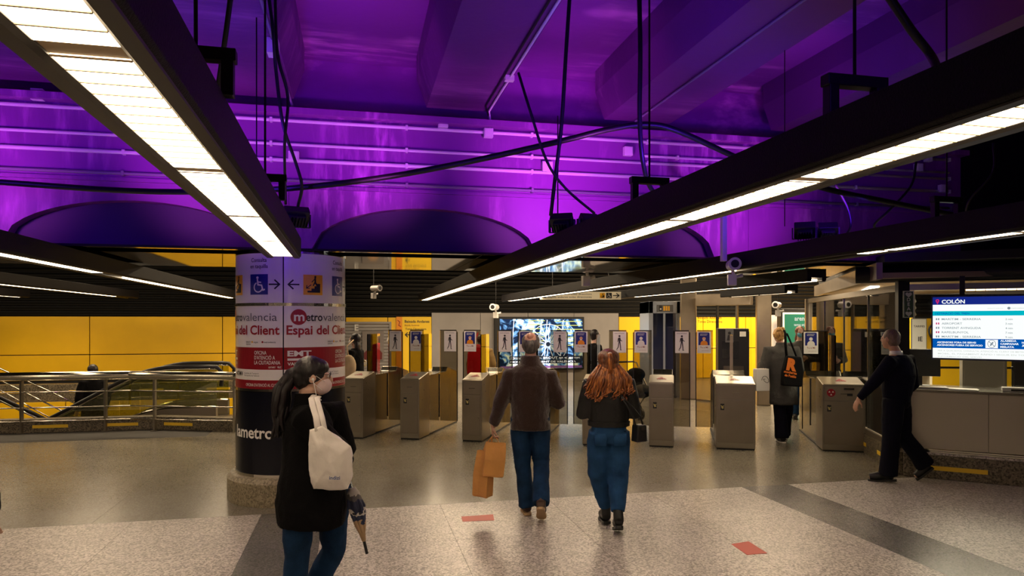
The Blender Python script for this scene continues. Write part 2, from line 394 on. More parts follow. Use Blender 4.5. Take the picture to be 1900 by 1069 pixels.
# pit lining and kerbs
m_pit = mat('pit_lining', (.10, .09, .07), .7)
struct('wall_pit_far', MB().box(HU0, HU1, HV1, HV1+.05, -3, -.004), m_pit)
struct('wall_pit_near', MB().box(HU0, HU1, HV0-.05, HV0, -3, -.26), m_pit)
struct('wall_pit_end', MB().box(HU1, HU1+.05, HV0, HV1, -3, -.26), m_pit)
struct('floor_pit', MB().box(HU0, HU1, HV0, HV1+1.4, -3.1, -3), m_pit)
def kerb(pts, z0, z1, w, dash, ins=.015):
    k = MB(); o = None
    for a, b in zip(pts, pts[1:]):
        a = Vector(a); b = Vector(b); d = (b-a); Ln = d.length; d.normalize(); n = Vector((-d.y, d.x))
        R = Matrix(((d.x, n.x, 0), (d.y, n.y, 0), (0, 0, 1)))
        k.obox(((a+b)/2).to_3d()+n.to_3d()*w/2+Vector((0, 0, (z0+z1)/2)), (Ln, w, z1-z0), R)
    o = struct('trim_4', k, m_kerb, .006)
    for a, b in zip(pts, pts[1:]):
        a = Vector(a); b = Vector(b); d = (b-a); Ln = d.length; d.normalize(); n = Vector((-d.y, d.x)); s = dash[0]
        R = Matrix(((d.x, n.x, 0), (d.y, n.y, 0), (0, 0, 1)))
        while s+dash[1] < Ln:
            c = a+d*(s+dash[1]/2)-n*.002
            MB().obox((c.x, c.y, z0+dash[3]), (dash[1], .006, dash[4]), R).build('yellow_strip', m_yels, o)
            s += dash[2]
    return o
kerb([(-9.5, 12.78), (-3.3, 12.72), (-1.9, 12.15), (-.7, 12.6)], 0, .22, .2, (.2, .52, 1.05, .10, .05))
kerb([(-12, HV1), (-.5, HV1)], .08, .44, .25, (.3, .5, 1.4, .2, .05))
# ---------------------------------------------------------------- light channels
def dirframe(p0, p1):
    d = Vector(p1)-Vector(p0); L = d.length; return L, math.atan2(-d.x, d.y)
pan_me = {}
def channel(p0, p1, z, lit, label, slats=(), brackets=(), wl=.15, mod=1.08, xo=0):
    """p0, p1 world xy; local y runs along the channel; lit: intervals of local y that carry lamps"""
    L, rz = dirframe(p0, p1)
    t = thing('light_channel', label, 'ceiling lamp', (p0[0], p0[1], z), rz, 'long lamp channels hanging under the ceiling')
    h = MB(); a = wl/2
    h.prism([(-a-.062, .012), (-a-.05, .0), (-a, .012), (-a, .045), (a, .045), (a, .012), (a+.05, .0), (a+.062, .012), (a+.062, .158), (-a-.062, .158)], 0, L, 'y')
    h.build('housing', m_hous, t, bevel=.003)
    r = MB(); 
    for s in (-1, 1):
        r.prism([(s*a, .002), (s*(a+.012), -.006), (s*(a+.05), -.006), (s*(a+.052), -.0005), (s*(a+.014), -.0005), (s*a, .014)], 0, L, 'y')
    r.build('rim', m_rail, t)
    y = 0
    def panel(y0, y1, m, nm, drop=0):
        ln = round(y1-y0, 4); key = (wl, ln, m.name)
        if key not in pan_me:
            q = MB().prism([(-a+.001, .004), (a-.001, .004), (a-.001, .03), (-a+.001, .03)], 0, ln, 'y')
            if nm == 'diffuser_panel' and ln < .2: q.box(-a+.001, a-.001, -.003, .003, .0012, .004, 1)
            o = q.build(nm, [m, m_gap] if nm == 'diffuser_panel' else m, t); pan_me[key] = o.data
        else: o = link(nm, pan_me[key], t)
        o.location = (0, y0, drop)
    for (y0, y1) in lit:
        y = y0
        while y < y1-.2:
            e = min(y+mod-.07, y1)
            fine = any(s0 <= y <= s1 for s0, s1 in slats)
            if fine:
                n = 13; d = (e-y)/n
                for k in range(n): panel(y+k*d+.0015, y+(k+1)*d-.0015, m_lit, 'diffuser_panel')
            else: panel(y, e-.002, m_lit, 'diffuser_panel')
            if e+.07 <= y1+.01: panel(e, e+.068, m_gap, 'joint_plate', .002)
            y = e+.07
    for yb in brackets:
        b = MB()
        for s in (-1, 1): b.box(xo+s*.09-.018, xo+s*.09+.018, yb-.02, yb+.02, .158, .27)
        b.box(xo-.115, xo+.115, yb-.022, yb+.022, .262, .30)
        b.build('hanger_bracket', m_black, t, bevel=.003)
        MB().tube([(xo, yb, .30), (xo, yb, 3.97-z)], .006, 6).build('hanger_rod', m_black, t)
    return t
zc = 2.32
fA = P(526, 478, 5.68); fB = P(80, 18, 1.168); d = (fB-fA).to_2d().normalized()
p0 = (fA.x+d.x*7, fA.y+d.y*7)
LA = 7.0
channel(p0, (fA.x, fA.y), zc, [(.39, 7.0)], 'wide glowing lamp channel ending above the round advertising column', slats=[(.3, 7)], brackets=[3.3, 5.15], mod=1.1, xo=.055)
def bch(u_, label, v0, v1, lit, **kw):
    a = B(u_*math.cos(A), v0); b = B(u_*math.cos(A), v1)
    return channel((a.x, a.y), (b.x, b.y), zc, [(x-v0, y-v0) for x, y in lit], label, **kw)
bch(1.67, 'longest glowing lamp channel crossing from the upper right to the back wall', -2, 17.2, [(-2, 17.2)], slats=[(-2, 6.2)], brackets=[x+2 for x in (2.04, 3.72)])
bch(3.88, 'lamp channel on the right with a dark stretch before the mirror soffit', -2, 17.6, [(-2, 4.7), (6.6, 9.6), (9.9, 17.4)], brackets=[x+2 for x in (3.87,)])
bch(-2.75, 'lamp channel on the left passing over the curved escalator railing', -2, 17, [(-2, 8.3), (9.3, 12.3), (12.8, 16.5)])
bch(-4.96, 'second lamp channel from the left, low over the yellow wall', -2, 17, [(-2, 10), (11.2, 16.0)])
bch(-7.16, 'outermost left lamp channel, only a short stretch seen', -2, 17, [(-2, 17)])
bch(5.9, 'lamp channel running in front of the round steel posts', 7.9, 15.6, [(8.0, 14.0)])
bch(7.9, 'short far lamp channel beside the glass booth', 11.3, 13.6, [(11.4, 13.5)])
# ---------------------------------------------------------------- conduits, boxes, cables on the tall wall
def conduit(v, z, u0, u1, r, label, m=m_pinkbox):
    r = r*1.25
    t = thing('wall_conduit', label, 'conduit', B(0, 0, 0), A, 'pale pipes along the tall wall')
    MB().tube([(u0, v, z), (u1, v, z)], r, 8).build('pipe', m, t, smooth=True)
    u = u0+.4; me = None
    while u < u1:
        if me is None: o = MB().box(-.012, .012, -.02, .03, -.022, .022).build('clip', m, t); me = o.data
        else: o = link('clip', me, t)
        o.location = (u, v, z); u += 1.3
conduit(VW-.03, 3.755, -9, 7.0, .014, 'topmost pale conduit just under the ledge of the tall wall')
conduit(VW-.03, 3.525, -9, 7.0, .012, 'second pale conduit from the ledge of the tall wall')
conduit(VW-.03, 3.37, -9, 7.0, .015, 'third pale conduit down, passing the bright junction boxes')
conduit(VW-.03, 3.60, 3.05, 7.0, .011, 'short pale conduit starting at the box in the middle of the wall')
conduit(VW-.05, 3.17, -9, 7.0, .012, 'lowest dark conduit lying on the rib of the tall wall', mat('painted_pipe', (.25, .2, .3), .5))
def jbox(px, py, s, label, Yoff=0):
    t_ = (px-950)/1300; v = VW-.05; Y = v/(math.cos(A)-t_*math.sin(A)); p = P(px, py, Y)
    o = MB().box(-s/2, s/2, -.03, .03, -s/2, s/2).box(-s/2+.008, s/2-.008, -.036, -.03, -s/2+.008, s/2-.008).build('junction_box', m_pinkbox, None, p, A, bevel=.004)
    tag(o, label, 'junction box', 'junction boxes on the tall wall')
jbox(545, 291, .10, 'bright square junction box left, right of the round column top')
jbox(1015, 310, .11, 'bright square junction box right of the long black cable')
jbox(906, 247, .095, 'junction box under the cable tray of the middle beam')
jbox(822, 228, .10, 'dim junction box under the left edge of the middle beam')
jbox(1165, 281, .095, 'pink junction box beneath the beam right of the centre rod')
jbox(1704, 311, .09, 'bright junction box at the far right end of the pipes')
jbox(1722, 294, .08, 'upper pink junction box at the far right')
jbox(1749, 350, .09, 'lower dim junction box at the far right')
jbox(70, 176, .10, 'pale twin socket box at the upper left')
# conduits along beams
for (uc, du, lab) in ((1.03, .30, 'pair of thin cables along the right edge of the middle beam'), (2.98, -.05, 'thin cable line under the beam right of centre'), (6.1, 0, 'pale rail along the far right beam'), (-.92, .3, 'cable run on the beam above the round column')):
    t = thing('beam_conduit', lab, 'conduit', (0, 0, 0), A)
    u = uc+du if uc != 6.1 else 4.93+.33
    MB().tube([(u, -3, 3.955), (u, 7.05, 3.955), (u+.02, 7.1, 3.9), (u+.02, 7.1, 3.80)], .012, 8).build('pipe', m_pinkbox if uc == 1.03 else bpy.data.materials['painted_pipe'], t, smooth=True)
    if uc == 1.03: MB().tube([(u-.06, -3, 3.96), (u-.06, 6.9, 3.96), (u+.0, 7.08, 3.92)], .01, 8).build('cable', m_black, t, smooth=True); MB().box(u-.05, u+.03, 6.0, 6.06, 3.92, 3.965).build('box', m_pinkbox, t)
    if uc == -.92: MB().box(u-.04, u+.04, 5.6, 5.72, 3.85, 3.965).build('box', m_pinkbox, t)
def cable(pts, r, label, m=m_black, name='hanging_cable', n=8, cat='cable'):
    # catmull-rom smoothing
    q = [Vector(p) for p in pts]; out = []
    e = [q[0]*2-q[1]]+q+[q[-1]*2-q[-2]]
    for i in range(1, len(e)-2):
        for k in range(6):
            t = k/6; a, b, c, d_ = e[i-1], e[i], e[i+1], e[i+2]
            out.append(.5*((2*b)+(c-a)*t+(2*a-5*b+4*c-d_)*t*t+(3*b-a-3*c+d_)*t**3))
    out.append(q[-1])
    return tag(MB().tube(out, r, n).build(name, m, smooth=True), label, cat)
cable([P(-200, 325, 5.2), P(0, 338, 5.2), P(200, 352, 5.2), P(350, 356, 5.2), P(530, 350, 5.2), P(700, 331, 5.2), P(870, 300, 5.2), P(1040, 262, 5.2), P(1130, 240, 5.2), P(1200, 231, 5.2), P(1260, 244, 5.2), P(1390, 302, 5.3), P(1520, 347, 5.4), P(1650, 375, 5.5), P(1800, 405, 5.6)], .022, 'thick black cable sagging right across the purple wall')
Rd = [(476, 0, 300, 5.0, .005, 'thin rod hanging left of the crossed cables'), (1456, -40, 420, 5.6, .004, 'thin wire hanging before the wall, right of the middle'), (1035, 235, 400, 5.6, .005, 'thin wire beside the slanting cable near the middle')]
for (x, y0, y1, Y, r, lab) in Rd:
    tag(MB().tube([P(x, y0-20, Y), P(x, y1, Y)], r, 6).build('hanging_rod', m_black), lab, 'rod')
cable([P(497, -20, 4.6), P(507, 60, 4.6), P(512, 130, 4.7), P(525, 230, 4.8), P(548, 300, 5.0), P(560, 345, 5.1), P(553, 382, 5.3)], .012, 'black cable curling down to the flood lamp by the round column')
cable([P(510, -20, 4.4), P(515, 100, 4.4), P(534, 180, 4.5), P(528, 270, 4.6), P(530, 378, 5.3)], .010, 'straight black cable beside the curling one by the round column')
cable([P(430, -20, 3.6), P(418, 70, 3.7), P(404, 165, 3.9)], .014, 'black cable dropping behind the wide lamp channel')
cable([P(1058, -20, 5.0), P(1050, 100, 5.0), P(1042, 230, 5.1), P(1030, 330, 5.2), P(1022, 400, 5.3)], .014, 'black cable falling from the middle beam to the twin flood lamps')
cable([P(962, 135, 5.0), P(985, 210, 5.0), P(1015, 300, 5.1), P(1050, 350, 5.2), P(1103, 396, 5.35)], .010, 'slanting cable from the beam tray to the twin flood lamps')
cable([P(1186, -20, 4.7), P(1188, 100, 4.7), P(1187, 220, 4.8), P(1193, 300, 4.9), P(1208, 350, 5.1), P(1235, 366, 5.2)], .016, 'heavy black drop cable reaching the hanger of the long lamp channel')
cable([P(1640, -20, 3.6), P(1690, 55, 3.6), P(1725, 100, 3.6), P(1738, 130, 3.5), P(1728, 170, 3.4)], .022, 'thick bundled cable curving down at the upper right')
cable([P(1700, 300, 5.6), P(1690, 345, 5.6), P(1650, 390, 5.6), P(1622, 418, 5.7), P(1640, 432, 5.8)], .010, 'looping cable under the right junction boxes')
cable([P(1548, 340, 5.8), P(1572, 385, 5.8), P(1578, 420, 5.8), P(1562, 446, 5.9)], .010, 'curved cable right of the paired flood lamps')
cable([P(1843, 265, 5.8), P(1842, 320, 5.8), P(1800, 370, 5.9), P(1790, 405, 6)], .009, 'dark cable loop at the far right of the ceiling')
# flood lamps
def flood(px, py, Y, w, yaw, tilt, label):
    p = P(px, py, Y)
    t = thing('flood_lamp', label, 'flood lamp', p, yaw, 'black flood lamps standing on the channels')
    R = Matrix.Rotation(tilt, 3, 'X')
    MB().obox((0, 0, 0), (w, .075, w*.78), R).obox(R @ Vector((0, -.05, 0)), (w*.7, .04, w*.5), R).build('lamp_body', m_black, t, bevel=.008)
    MB().obox(R @ Vector((0, .040, 0)), (w*.86, .006, w*.62), R).build('glass_front', mat('flood_glass', (.05, .04, .06), .15) if 'flood_glass' not in bpy.data.materials else bpy.data.materials['flood_glass'], t)
    b = MB()
    for s in (-1, 1): b.box(s*(w/2+.012)-.005, s*(w/2+.012)+.005, -.02, .02, -w*.43, .02)
    b.box(-w/2-.015, w/2+.015, -.02, .02, -w*.45, -w*.42); b.build('stand', m_black, t)
    f = MB(); 
    for k in range(6): f.obox(R @ Vector((-w*.3+k*w*.12, -.075, 0)), (.006, .03, w*.45), R)
    f.build('cooling_fins', m_black, t)
flood(549, 402, 5.45, .19, A+.3, .75, 'single black flood lamp at the end of the wide lamp channel')
flood(1043, 413, 5.35, .17, A-.5, .8, 'left lamp of the black flood lamp pair above the long channel')
flood(1091, 412, 5.45, .15, A+.2, .7, 'right lamp of the black flood lamp pair above the long channel')
flood(1493, 427, 6.0, .17, A-.6, .9, 'left lamp of the black flood lamp pair on the right channel')
flood(1535, 427, 6.1, .16, A-.5, .9, 'right lamp of the black flood lamp pair on the right channel')
# vertical post with security camera
def cctv(p, rz, label, s=1, drop=0, m=None):
    m = m or m_white
    t = thing('security_camera', label, 'camera', p, rz)
    MB().tube([(0, -.11*s, 0), (0, .10*s, 0)], .055*s, 20).tube([(0, -.125*s, 0), (0, -.11*s, 0)], .062*s, 20).build('camera_body', m, t, smooth=False, bevel=.004)
    MB().tube([(0, -.128*s, 0), (0, -.126*s, 0)], .038*s, 20).build('lens', m_black, t)
    MB().tube([(0, .02*s, -.05*s), (.02*s, .05*s, -.12*s), (.10*s, .06*s, -.10*s)], .018*s, 8).build('arm', m, t, smooth=True)
    MB().box(-.04*s, .04*s, .02*s, .10*s, -.20*s, -.09*s).build('mount', m, t, bevel=.006)
    if drop: MB().tube([(0, .06*s, -.1*s), (0, .06*s, drop)], .008, 8).build('drop_rod', m_black, t)
    return t
pc = P(1357, 492, 6.85); pd = P(1346, 492, 6.9)
dt = thing('vertical_duct', 'pale vertical duct carrying the round white camera, hung before the tall wall', 'duct', (pd.x, pd.y+.06, 2.40), A)
MB().box(-.025, .025, -.025, .025, 0, .92).build('duct', m_pinkbox, dt, bevel=.003)
MB().box(-.02, .02, 0, .72, .88, .92).build('wall_arm', m_pinkbox, dt)
cctv(pc+Vector((0,-.05,0)), -.15, 'round white security camera at the foot of the vertical duct')
cctv(P(1090, 496, 9.8), .2, 'white dome camera hanging from the mirror soffit', 1.3, .9)
cctv(P(918, 570, 17.9), -.3, 'small white camera above the left corner of the video wall', 1.4, 1.2)
cctv(P(1442, 566, 13.5), -.6, 'small white camera behind the blonde woman, by the glass booth', 1.1, 1.52)
cctv(P(697, 535, 13.5), .9, 'grey spotlight camera hanging under the black ceiling, left', 1.0, 1.25, m_grey)
# ================================================================ ticket gates
m_wingedge = mat('black_glass_edge', (.008, .008, .009), .4)
m_skin_pr = mat('print_skin', (.75, .42, .25), .5)
gf = Vector((-math.sin(G), math.cos(G), 0)); gr = Vector((math.cos(G), math.sin(G), 0))
def walker_mesh():
    """white notice with a black walking figure and one line of small print"""
    p = MB(); p.box(0, .205, -.006, 0, 0, .335, 0)
    y0, y1 = -.0075, -.006
    put_text(p, 'BONA DISTANCIA', .102, .300, .012, y0, 1, .01, .15, 'c')
    p.disc(.102, .262, .016, y0, y1, 14, 1)
    for poly in ([(.085,.238),(.118,.240),(.116,.165),(.088,.165)], [(.088,.168),(.103,.168),(.088,.085),(.064,.048),(.056,.056),(.076,.09)],
                 [(.100,.168),(.116,.168),(.124,.10),(.126,.045),(.114,.045),(.110,.10)], [(.086,.236),(.078,.225),(.070,.170),(.078,.168),(.090,.215)],
                 [(.116,.236),(.124,.20),(.146,.186),(.143,.178),(.116,.190)], [(.052,.050),(.072,.040),(.068,.034),(.050,.044)], [(.112,.047),(.136,.047),(.136,.038),(.112,.038)]):
        p.prism(poly, y0, y1, 'y', 1)
    p.mats = [m_paper, m_ink]; return p
def care_mesh(kind):
    """notice: blue square with a head-and-shoulders figure above handwriting-like letters"""
    p = MB(); p.box(0, .205, -.006, 0, 0, .335, 0); y0, y1 = -.0075, -.006
    p.prism([(.02,.125),(.185,.125),(.185,.31),(.172,.322),(.033,.322),(.02,.31)], y0, y1, 'y', 1)
    put_text(p, 'DISTANCIA\nMASCARA', .102, .292, .013, -.0085, 0, .02, .11, 'c')
    k = 2 if kind else 0
    p.disc(.102, .225, .026, -.009, y0, 16, 3 if kind else 0)
    p.prism([(.048,.125),(.158,.125),(.156,.160),(.140,.184),(.115,.196),(.09,.196),(.066,.184),(.05,.160)], -.009, y0, 'y', k)
    if kind: p.prism([(.085,.212),(.12,.212),(.116,.196),(.09,.196)], -.0095, -.009, 'y', 0)
    put_text(p, 'Tu x Mi', .102, .078, .026, y0, 4, .02, .12, 'c')
    put_text(p, 'cuida la salut de tots', .175, .035, .010, y0, 4, 0, .11, 'r')
    p.mats = [m_paper, m_blue, m_orange, m_skin_pr, mat('print_rust', (.30, .09, .05), .6) if 'print_rust' not in bpy.data.materials else bpy.data.materials['print_rust']]
    return p
NM = {}
def notice(kind, parent, loc):
    if kind not in NM:
        p = walker_mesh() if kind == 'w' else care_mesh(kind == 'c1')
        o = p.build('notice', p.mats, parent, fixn=False); NM[kind] = o.data
    else: o = link('notice', NM[kind], parent)
    o.location = loc; return o
def sticker(p, x, z, y):
    p.prism([(x-.026,z-.045),(x+.026,z-.045),(x+.026,z+.045),(x-.026,z+.045)], y-.002, y, 'y', 0)
    stroke(p, [(x+.018, z+.016), (x+.002, z+.003), (x+.014, z-.014), (x-.004, z-.020)], .009, y-.004, y-.002, 1)
    stroke(p, [(x-.018, z+.018), (x-.006, z+.012), (x-.012, z-.004), (x-.002, z-.012)], .008, y-.004, y-.002, 1)
m_st = mat('sticker_yellow', (.75, .65, .25), .5)
m_redl = emis('red_signal', (1, .05, .03), .9)
Hc = .965
def gate(front, wd, label, wingL=None, wingR=None, stk=True, lone=False, posterL='c0', Lg=1.95, reader=False):
    """front: world x,y of the middle of the cabinet's front; local x right, y along the lane"""
    t = thing('ticket_gate', label, 'ticket gate', (front[0], front[1], 0), G, 'row of steel ticket gates')
    a = wd/2
    # body: tall front pedestal with sloped top, lower long body behind, raised rear wedge
    b = MB(); b.prism([(0, .02), (0, Hc-.04), (.42, Hc+.04), (.46, Hc+.0), (.46, .02)], -a, a, 'x')
    b.build('front_cabinet', m_steel, t, bevel=.006)
    b = MB(); b.prism([(.46, .02), (.46, Hc-.01), (1.35, Hc-.01), (1.42, Hc+.06), (Lg, Hc-.05), (Lg, .02)], -a+.02, a-.02, 'x')
    b.build('rear_cabinet', m_steeld, t, bevel=.006)
    MB().box(-a+.01, a-.01, .01, Lg-.01, 0, .02).build('base', m_black, t)
    # top plate with red printed mark
    tp = MB(); R = Matrix.Rotation(math.atan2(.08, .42), 3, 'X')
    c = Vector((0, .21, Hc+.002)); tp.obox(c, (wd-.03, .40, .008), R, 0)
    for k in range(3):
        an = PI/2+k*2*PI/3; q = c+R @ Vector((.045*math.cos(an), .045*math.sin(an), .006))
        R2 = R @ Matrix.Rotation(an, 3, 'Z')
        tp.obox(q, (.06, .026, .003), R2, 1); tp.obox(q+R2 @ Vector((-.018, 0, .0005)), (.026, .06, .003), R2, 1)
    tp.build('top_plate', [m_steel, m_red], t)
    # front panels
    p = MB().box(-a+.02, a-.02, -.006, 0, .71, .90); p.build('upper_panel', m_steel2, t, bevel=.002)
    MB().box(-.045, .045, -.009, -.006, .80, .806).build('coin_slot', m_chrome, t)
    p = MB().box(-a+.022, a-.028, -.008, 0, .10, .70); p.build('service_door', m_steel2, t, bevel=.003)
    MB().disc(a-.055, .36, .007, -.013, -.008, 12).build('door_lock', m_chrome, t)
    q = MB(); sticker(q, -a+.085, .60, -.0085); q.build('arrow_sticker', [m_ink, m_st], t)
    if reader:
        r = MB(); r.disc(-a+.11, .815, .055, -.012, -.006, 28, 0)
        for k in range(3):
            an = PI/2+k*2*PI/3+PI; cx, cz = -a+.11+.026*math.cos(an), .815+.026*math.sin(an)
            r.prism([(cx+.016*math.cos(an+j*2*PI/3+PI), cz+.016*math.sin(an+j*2*PI/3+PI)) for j in range(3)], -.014, -.012, 'y', 1)
        r.build('red_entry_mark', [m_red, m_cream], t)
        MB().box(.0, .13, -.012, -.006, .86, .885).build('display_strip', m_chrome, t)
        MB().box(.04, .11, -.012, -.006, .775, .81).build('ticket_mouth', m_black, t)
    # side screws
    me = None
    for s in (-1, 1):
        for (y, z) in ((.12, .85), (.20, .74), (.12, .60), (.75, .86), (1.15, .86), (1.5, .80)):
            x = s*(a if y < .46 else a-.02)
            if me is None: o = MB().box(-.004, .004, -.009, .009, -.009, .009).build('side_screw', m_chrome, t); me = o.data
            else: o = link('side_screw', me, t)
            o.location = (x, y, z)
    MB().box(a-.021, a-.012, .98, 1.02, .22, Hc-.03).box(-a+.012, -a+.021, .98, 1.02, .22, Hc-.03).build('hinge_slot', m_black, t)
    # glass wings, hung a metre into the lane
    def wing(s, length, kind):
        x0 = a-.01 if not reader else .0; x1 = a+length; e = MB()
        pts = [(s*x0, .16), (s*x1, .16), (s*x1, 1.62), (s*(x1-.03), 1.665), (s*x0, 1.665)]
        if reader: pts[0] = (0, Hc-.02); pts[1] = (s*x1, Hc-.02)
        g_ = MB().prism(pts, 1.0, 1.012, 'y').build('glass_wing', m_tint, t)
        e.box(s*(x1-.014), s*x1, .998, 1.014, .16, 1.63).box(s*x0, s*(x1-.02), .998, 1.014, 1.655, 1.667)
        e.build('wing_edge', m_wingedge, g_)
        if kind: notice(kind, g_, (s*x1-(.205+.025 if s > 0 else -.025), .996, 1.31))
    if wingL: wing(-1, wingL, posterL)
    if wingR: wing(1, wingR, 'w')
    # clear upright panes on the body
    MB().box(-.006, .006, .5, 1.0, Hc-.01, 1.60).build('body_pane', m_gl, t)
    return t
FR = [(-2.44, 10.78), (-1.56, 10.68), (-.60, 10.49), (.25, 10.31), (1.174, 10.17), (2.139, 10.04), (3.138, 9.83), (4.58, 9.67)]
WD = [.32, .31, .31, .31, .31, .35, .53, .55]
LB = ['ticket gate nearest the round advertising column', 'ticket gate standing between the column and the man with paper bags, left one', 'ticket gate directly left of the man with paper bags',
      'ticket gate hidden behind the man in the brown sweater', 'ticket gate mostly hidden behind the auburn haired woman', 'ticket gate directly right of the auburn haired woman',
      'wide ticket gate left of the open lane with the blonde woman', 'wide ticket gate with a red round mark beside the walking man in navy']
for i in range(8):
    wr = wl = None
    def gap(i, j): 
        return (Vector(FR[j])-Vector(FR[i])).length-WD[i]/2-WD[j]/2
    if i < 6: wr = gap(i, i+1)/2-.04
    if 0 < i <= 6: wl = gap(i-1, i)/2-.04
    if i == 7: wl = .10
    gate(FR[i], WD[i], LB[i], wl, wr, posterL=('c1' if i in (2, 4, 6) else 'c0'), reader=(i == 7))
# floor stickers
def fsticker(pts, label):
    q = [F(*p) for p in pts]; c = sum((v for v in q), Vector())/4
    o = MB().prism([(p.x-c.x, p.y-c.y) for p in q], .0005, .002).build('floor_sticker', m_floor_red, None, (c.x, c.y, 0)); tag(o, label, 'floor sticker')
    return o, c
fsticker([(856, 959), (915, 955), (917, 966), (858, 968)], 'long red sticker strip on the floor left of the walking man')
fsticker([(1357, 1010), (1389, 1005), (1424, 1027), (1386, 1030)], 'red rectangular sticker on the floor at the lower right')
# ================================================================ round advertising column
CC = Vector((-2.325, 7.39)); RC = .55
view = math.atan2(-CC.y, -CC.x)     # angle that faces the doorway side
ct = thing('advertising_column', 'round column wrapped in white, red and navy transit posters on a granite base', 'column', (CC.x, CC.y, 0), view+PI/2)
# local: -y faces the hall; phi measured to the right
def cyl(x, y, z, R=RC):
    ph = x/R; r = R+(-y); return (r*math.sin(ph), -r*math.cos(ph), z)
MB().lathe([(.632, 0), (.632, .22), (.60, .262), (.56, .27), (.3, .27)], 64).build('stone_base', m_base, ct, smooth=False)
MB().lathe([(.30, .2), (.30, 2.5)], 24).build('core', m_black, ct)
for (z0, z1) in ((.27, .30), (1.115, 1.140), (1.955, 1.985), (2.47, 2.5)):
    MB().lathe([(RC-.03, z0), (RC+.008, z0), (RC+.008, z1), (RC-.03, z1)], 64).build('steel_ring', m_chrome, ct, smooth=False)
d2 = math.radians
seams = [-8, 82, 172, -98]
def shell(z0, z1, m, name, R=RC):
    for s in seams:
        a0 = d2(s+.6)-PI/2; a1 = d2(s+89.4)-PI/2
        MB().lathe([(R-.01, z0), (R, z0), (R, z1), (R-.01, z1)], 24, a0=a0, a1=a1).build(name, m, ct, smooth=False)
shell(.30, 1.115, m_navy, 'navy_panel'); shell(1.985, 2.47, m_cream, 'upper_panel')
shell(1.14, 1.226, m_red, 'red_panel'); shell(1.226, 1.33, m_cream, 'white_panel'); shell(1.33, 1.547, m_red, 'red_panel'); shell(1.547, 1.955, m_cream, 'main_panel')
MB().lathe([(RC-.016, .3), (RC-.016, 2.47)], 48).build('seam_backing', m_ink, ct)
m_wred = mat('crimson_print', (.33, .004, .015), .3); m_gryp = mat('grey_print', (.12, .12, .13), .5); m_gold = mat('amber_print', (.90, .46, .02), .3); m_blu2 = mat('deep_blue_print', (.01, .02, .20), .3)
MC = [m_ink, m_wred, m_cream, m_gryp, m_gold, m_blu2]
def arrow(mb, x, z, dr, w=.10):
    fnx = lambda p: (x+dr*p[0], z+p[1])
    n = len(mb.v)
    stroke(mb, [fnx((-w/2, 0)), fnx((w/2-.01, 0))], .014, -.003, -.002, 0)
    stroke(mb, [fnx((.005, .042)), fnx((w/2, 0)), fnx((.005, -.042))], .014, -.003, -.002, 0)
def chair_icon(mb, x, z, s, bg, fg, y=-.002):
    mb.prism([(x-s/2,z-s/2),(x+s/2,z-s/2),(x+s/2,z+s/2),(x-s/2,z+s/2)], y, y+.001, 'y', bg)
    k = s; f = y-.002
    mb.disc(x-.06*k, z+.33*k, .065*k, f, y, 12, fg)
    stroke(mb, [(x-.06*k, z+.24*k), (x-.03*k, z-.02*k), (x+.17*k, z-.04*k), (x+.24*k, z-.28*k), (x+.33*k, z-.25*k)], .07*k, f, y, fg)
    stroke(mb, [(x-.04*k, z+.12*k), (x+.13*k, z+.10*k)], .055*k, f, y, fg)
    pts = [(x-.02*k+.235*k*math.cos(a), z-.14*k+.235*k*math.sin(a)) for a in [math.radians(120+i*20) for i in range(12)]]
    stroke(mb, pts, .055*k, f, y, fg)
def stair_icon(mb, x, z, s, bg, fg, y=-.002):
    mb.prism([(x-s/2,z-s/2),(x+s/2,z-s/2),(x+s/2,z+s/2),(x-s/2,z+s/2)], y, y+.001, 'y', bg)
    k = s; f = y-.002
    mb.prism([(x-.30*k,z-.38*k),(x+.36*k,z-.38*k),(x+.36*k,z+.06*k),(x+.20*k,z+.06*k),(x+.20*k,z-.06*k),(x+.06*k,z-.06*k),(x+.06*k,z-.18*k),(x-.10*k,z-.18*k),(x-.10*k,z-.29*k),(x-.30*k,z-.29*k)], f, y, 'y', fg)
    mb.disc(x+.10*k, z+.40*k, .055*k, f, y, 12, fg)
    stroke(mb, [(x+.09*k, z+.33*k), (x+.10*k, z+.12*k), (x+.20*k, z-.04*k)], .085*k, f, y, fg)
    stroke(mb, [(x+.08*k, z+.13*k), (x+.0*k, z-.03*k)], .06*k, f, y, fg)
    stroke(mb, [(x+.08*k, z+.30*k), (x-.08*k, z+.14*k)], .04*k, f, y, fg)
    stroke(mb, [(x-.12*k, z-.0*k), (x-.34*k, z-.16*k)], .04*k, f, y, fg); stroke(mb, [(x-.20*k, z-.17*k), (x-.35*k, z-.17*k), (x-.33*k, z-.03*k)], .04*k, f, y, fg)
def on_col(mb, s, name):
    me = bpy.data.meshes.new('t'); me.from_pydata(mb.v, [], mb.f); me.polygons.foreach_set('material_index', mb.mi)
    bm = bmesh.new(); bm.from_mesh(me); xs = [v.co.x for v in bm.verts]; x = min(xs)+.02
    while x < max(xs):
        bmesh.ops.bisect_plane(bm, geom=bm.verts[:]+bm.edges[:]+bm.faces[:], plane_co=(x, 0, 0), plane_no=(1, 0, 0)); x += .022
    for v in bm.verts: v.co = cyl(v.co.x+RC*d2(s), v.co.y, v.co.z)
    bm.to_mesh(me); bm.free()
    for m in MC: me.materials.append(m)
    return link(name, me, ct)
D = RC*PI/180      # metres per degree of arc
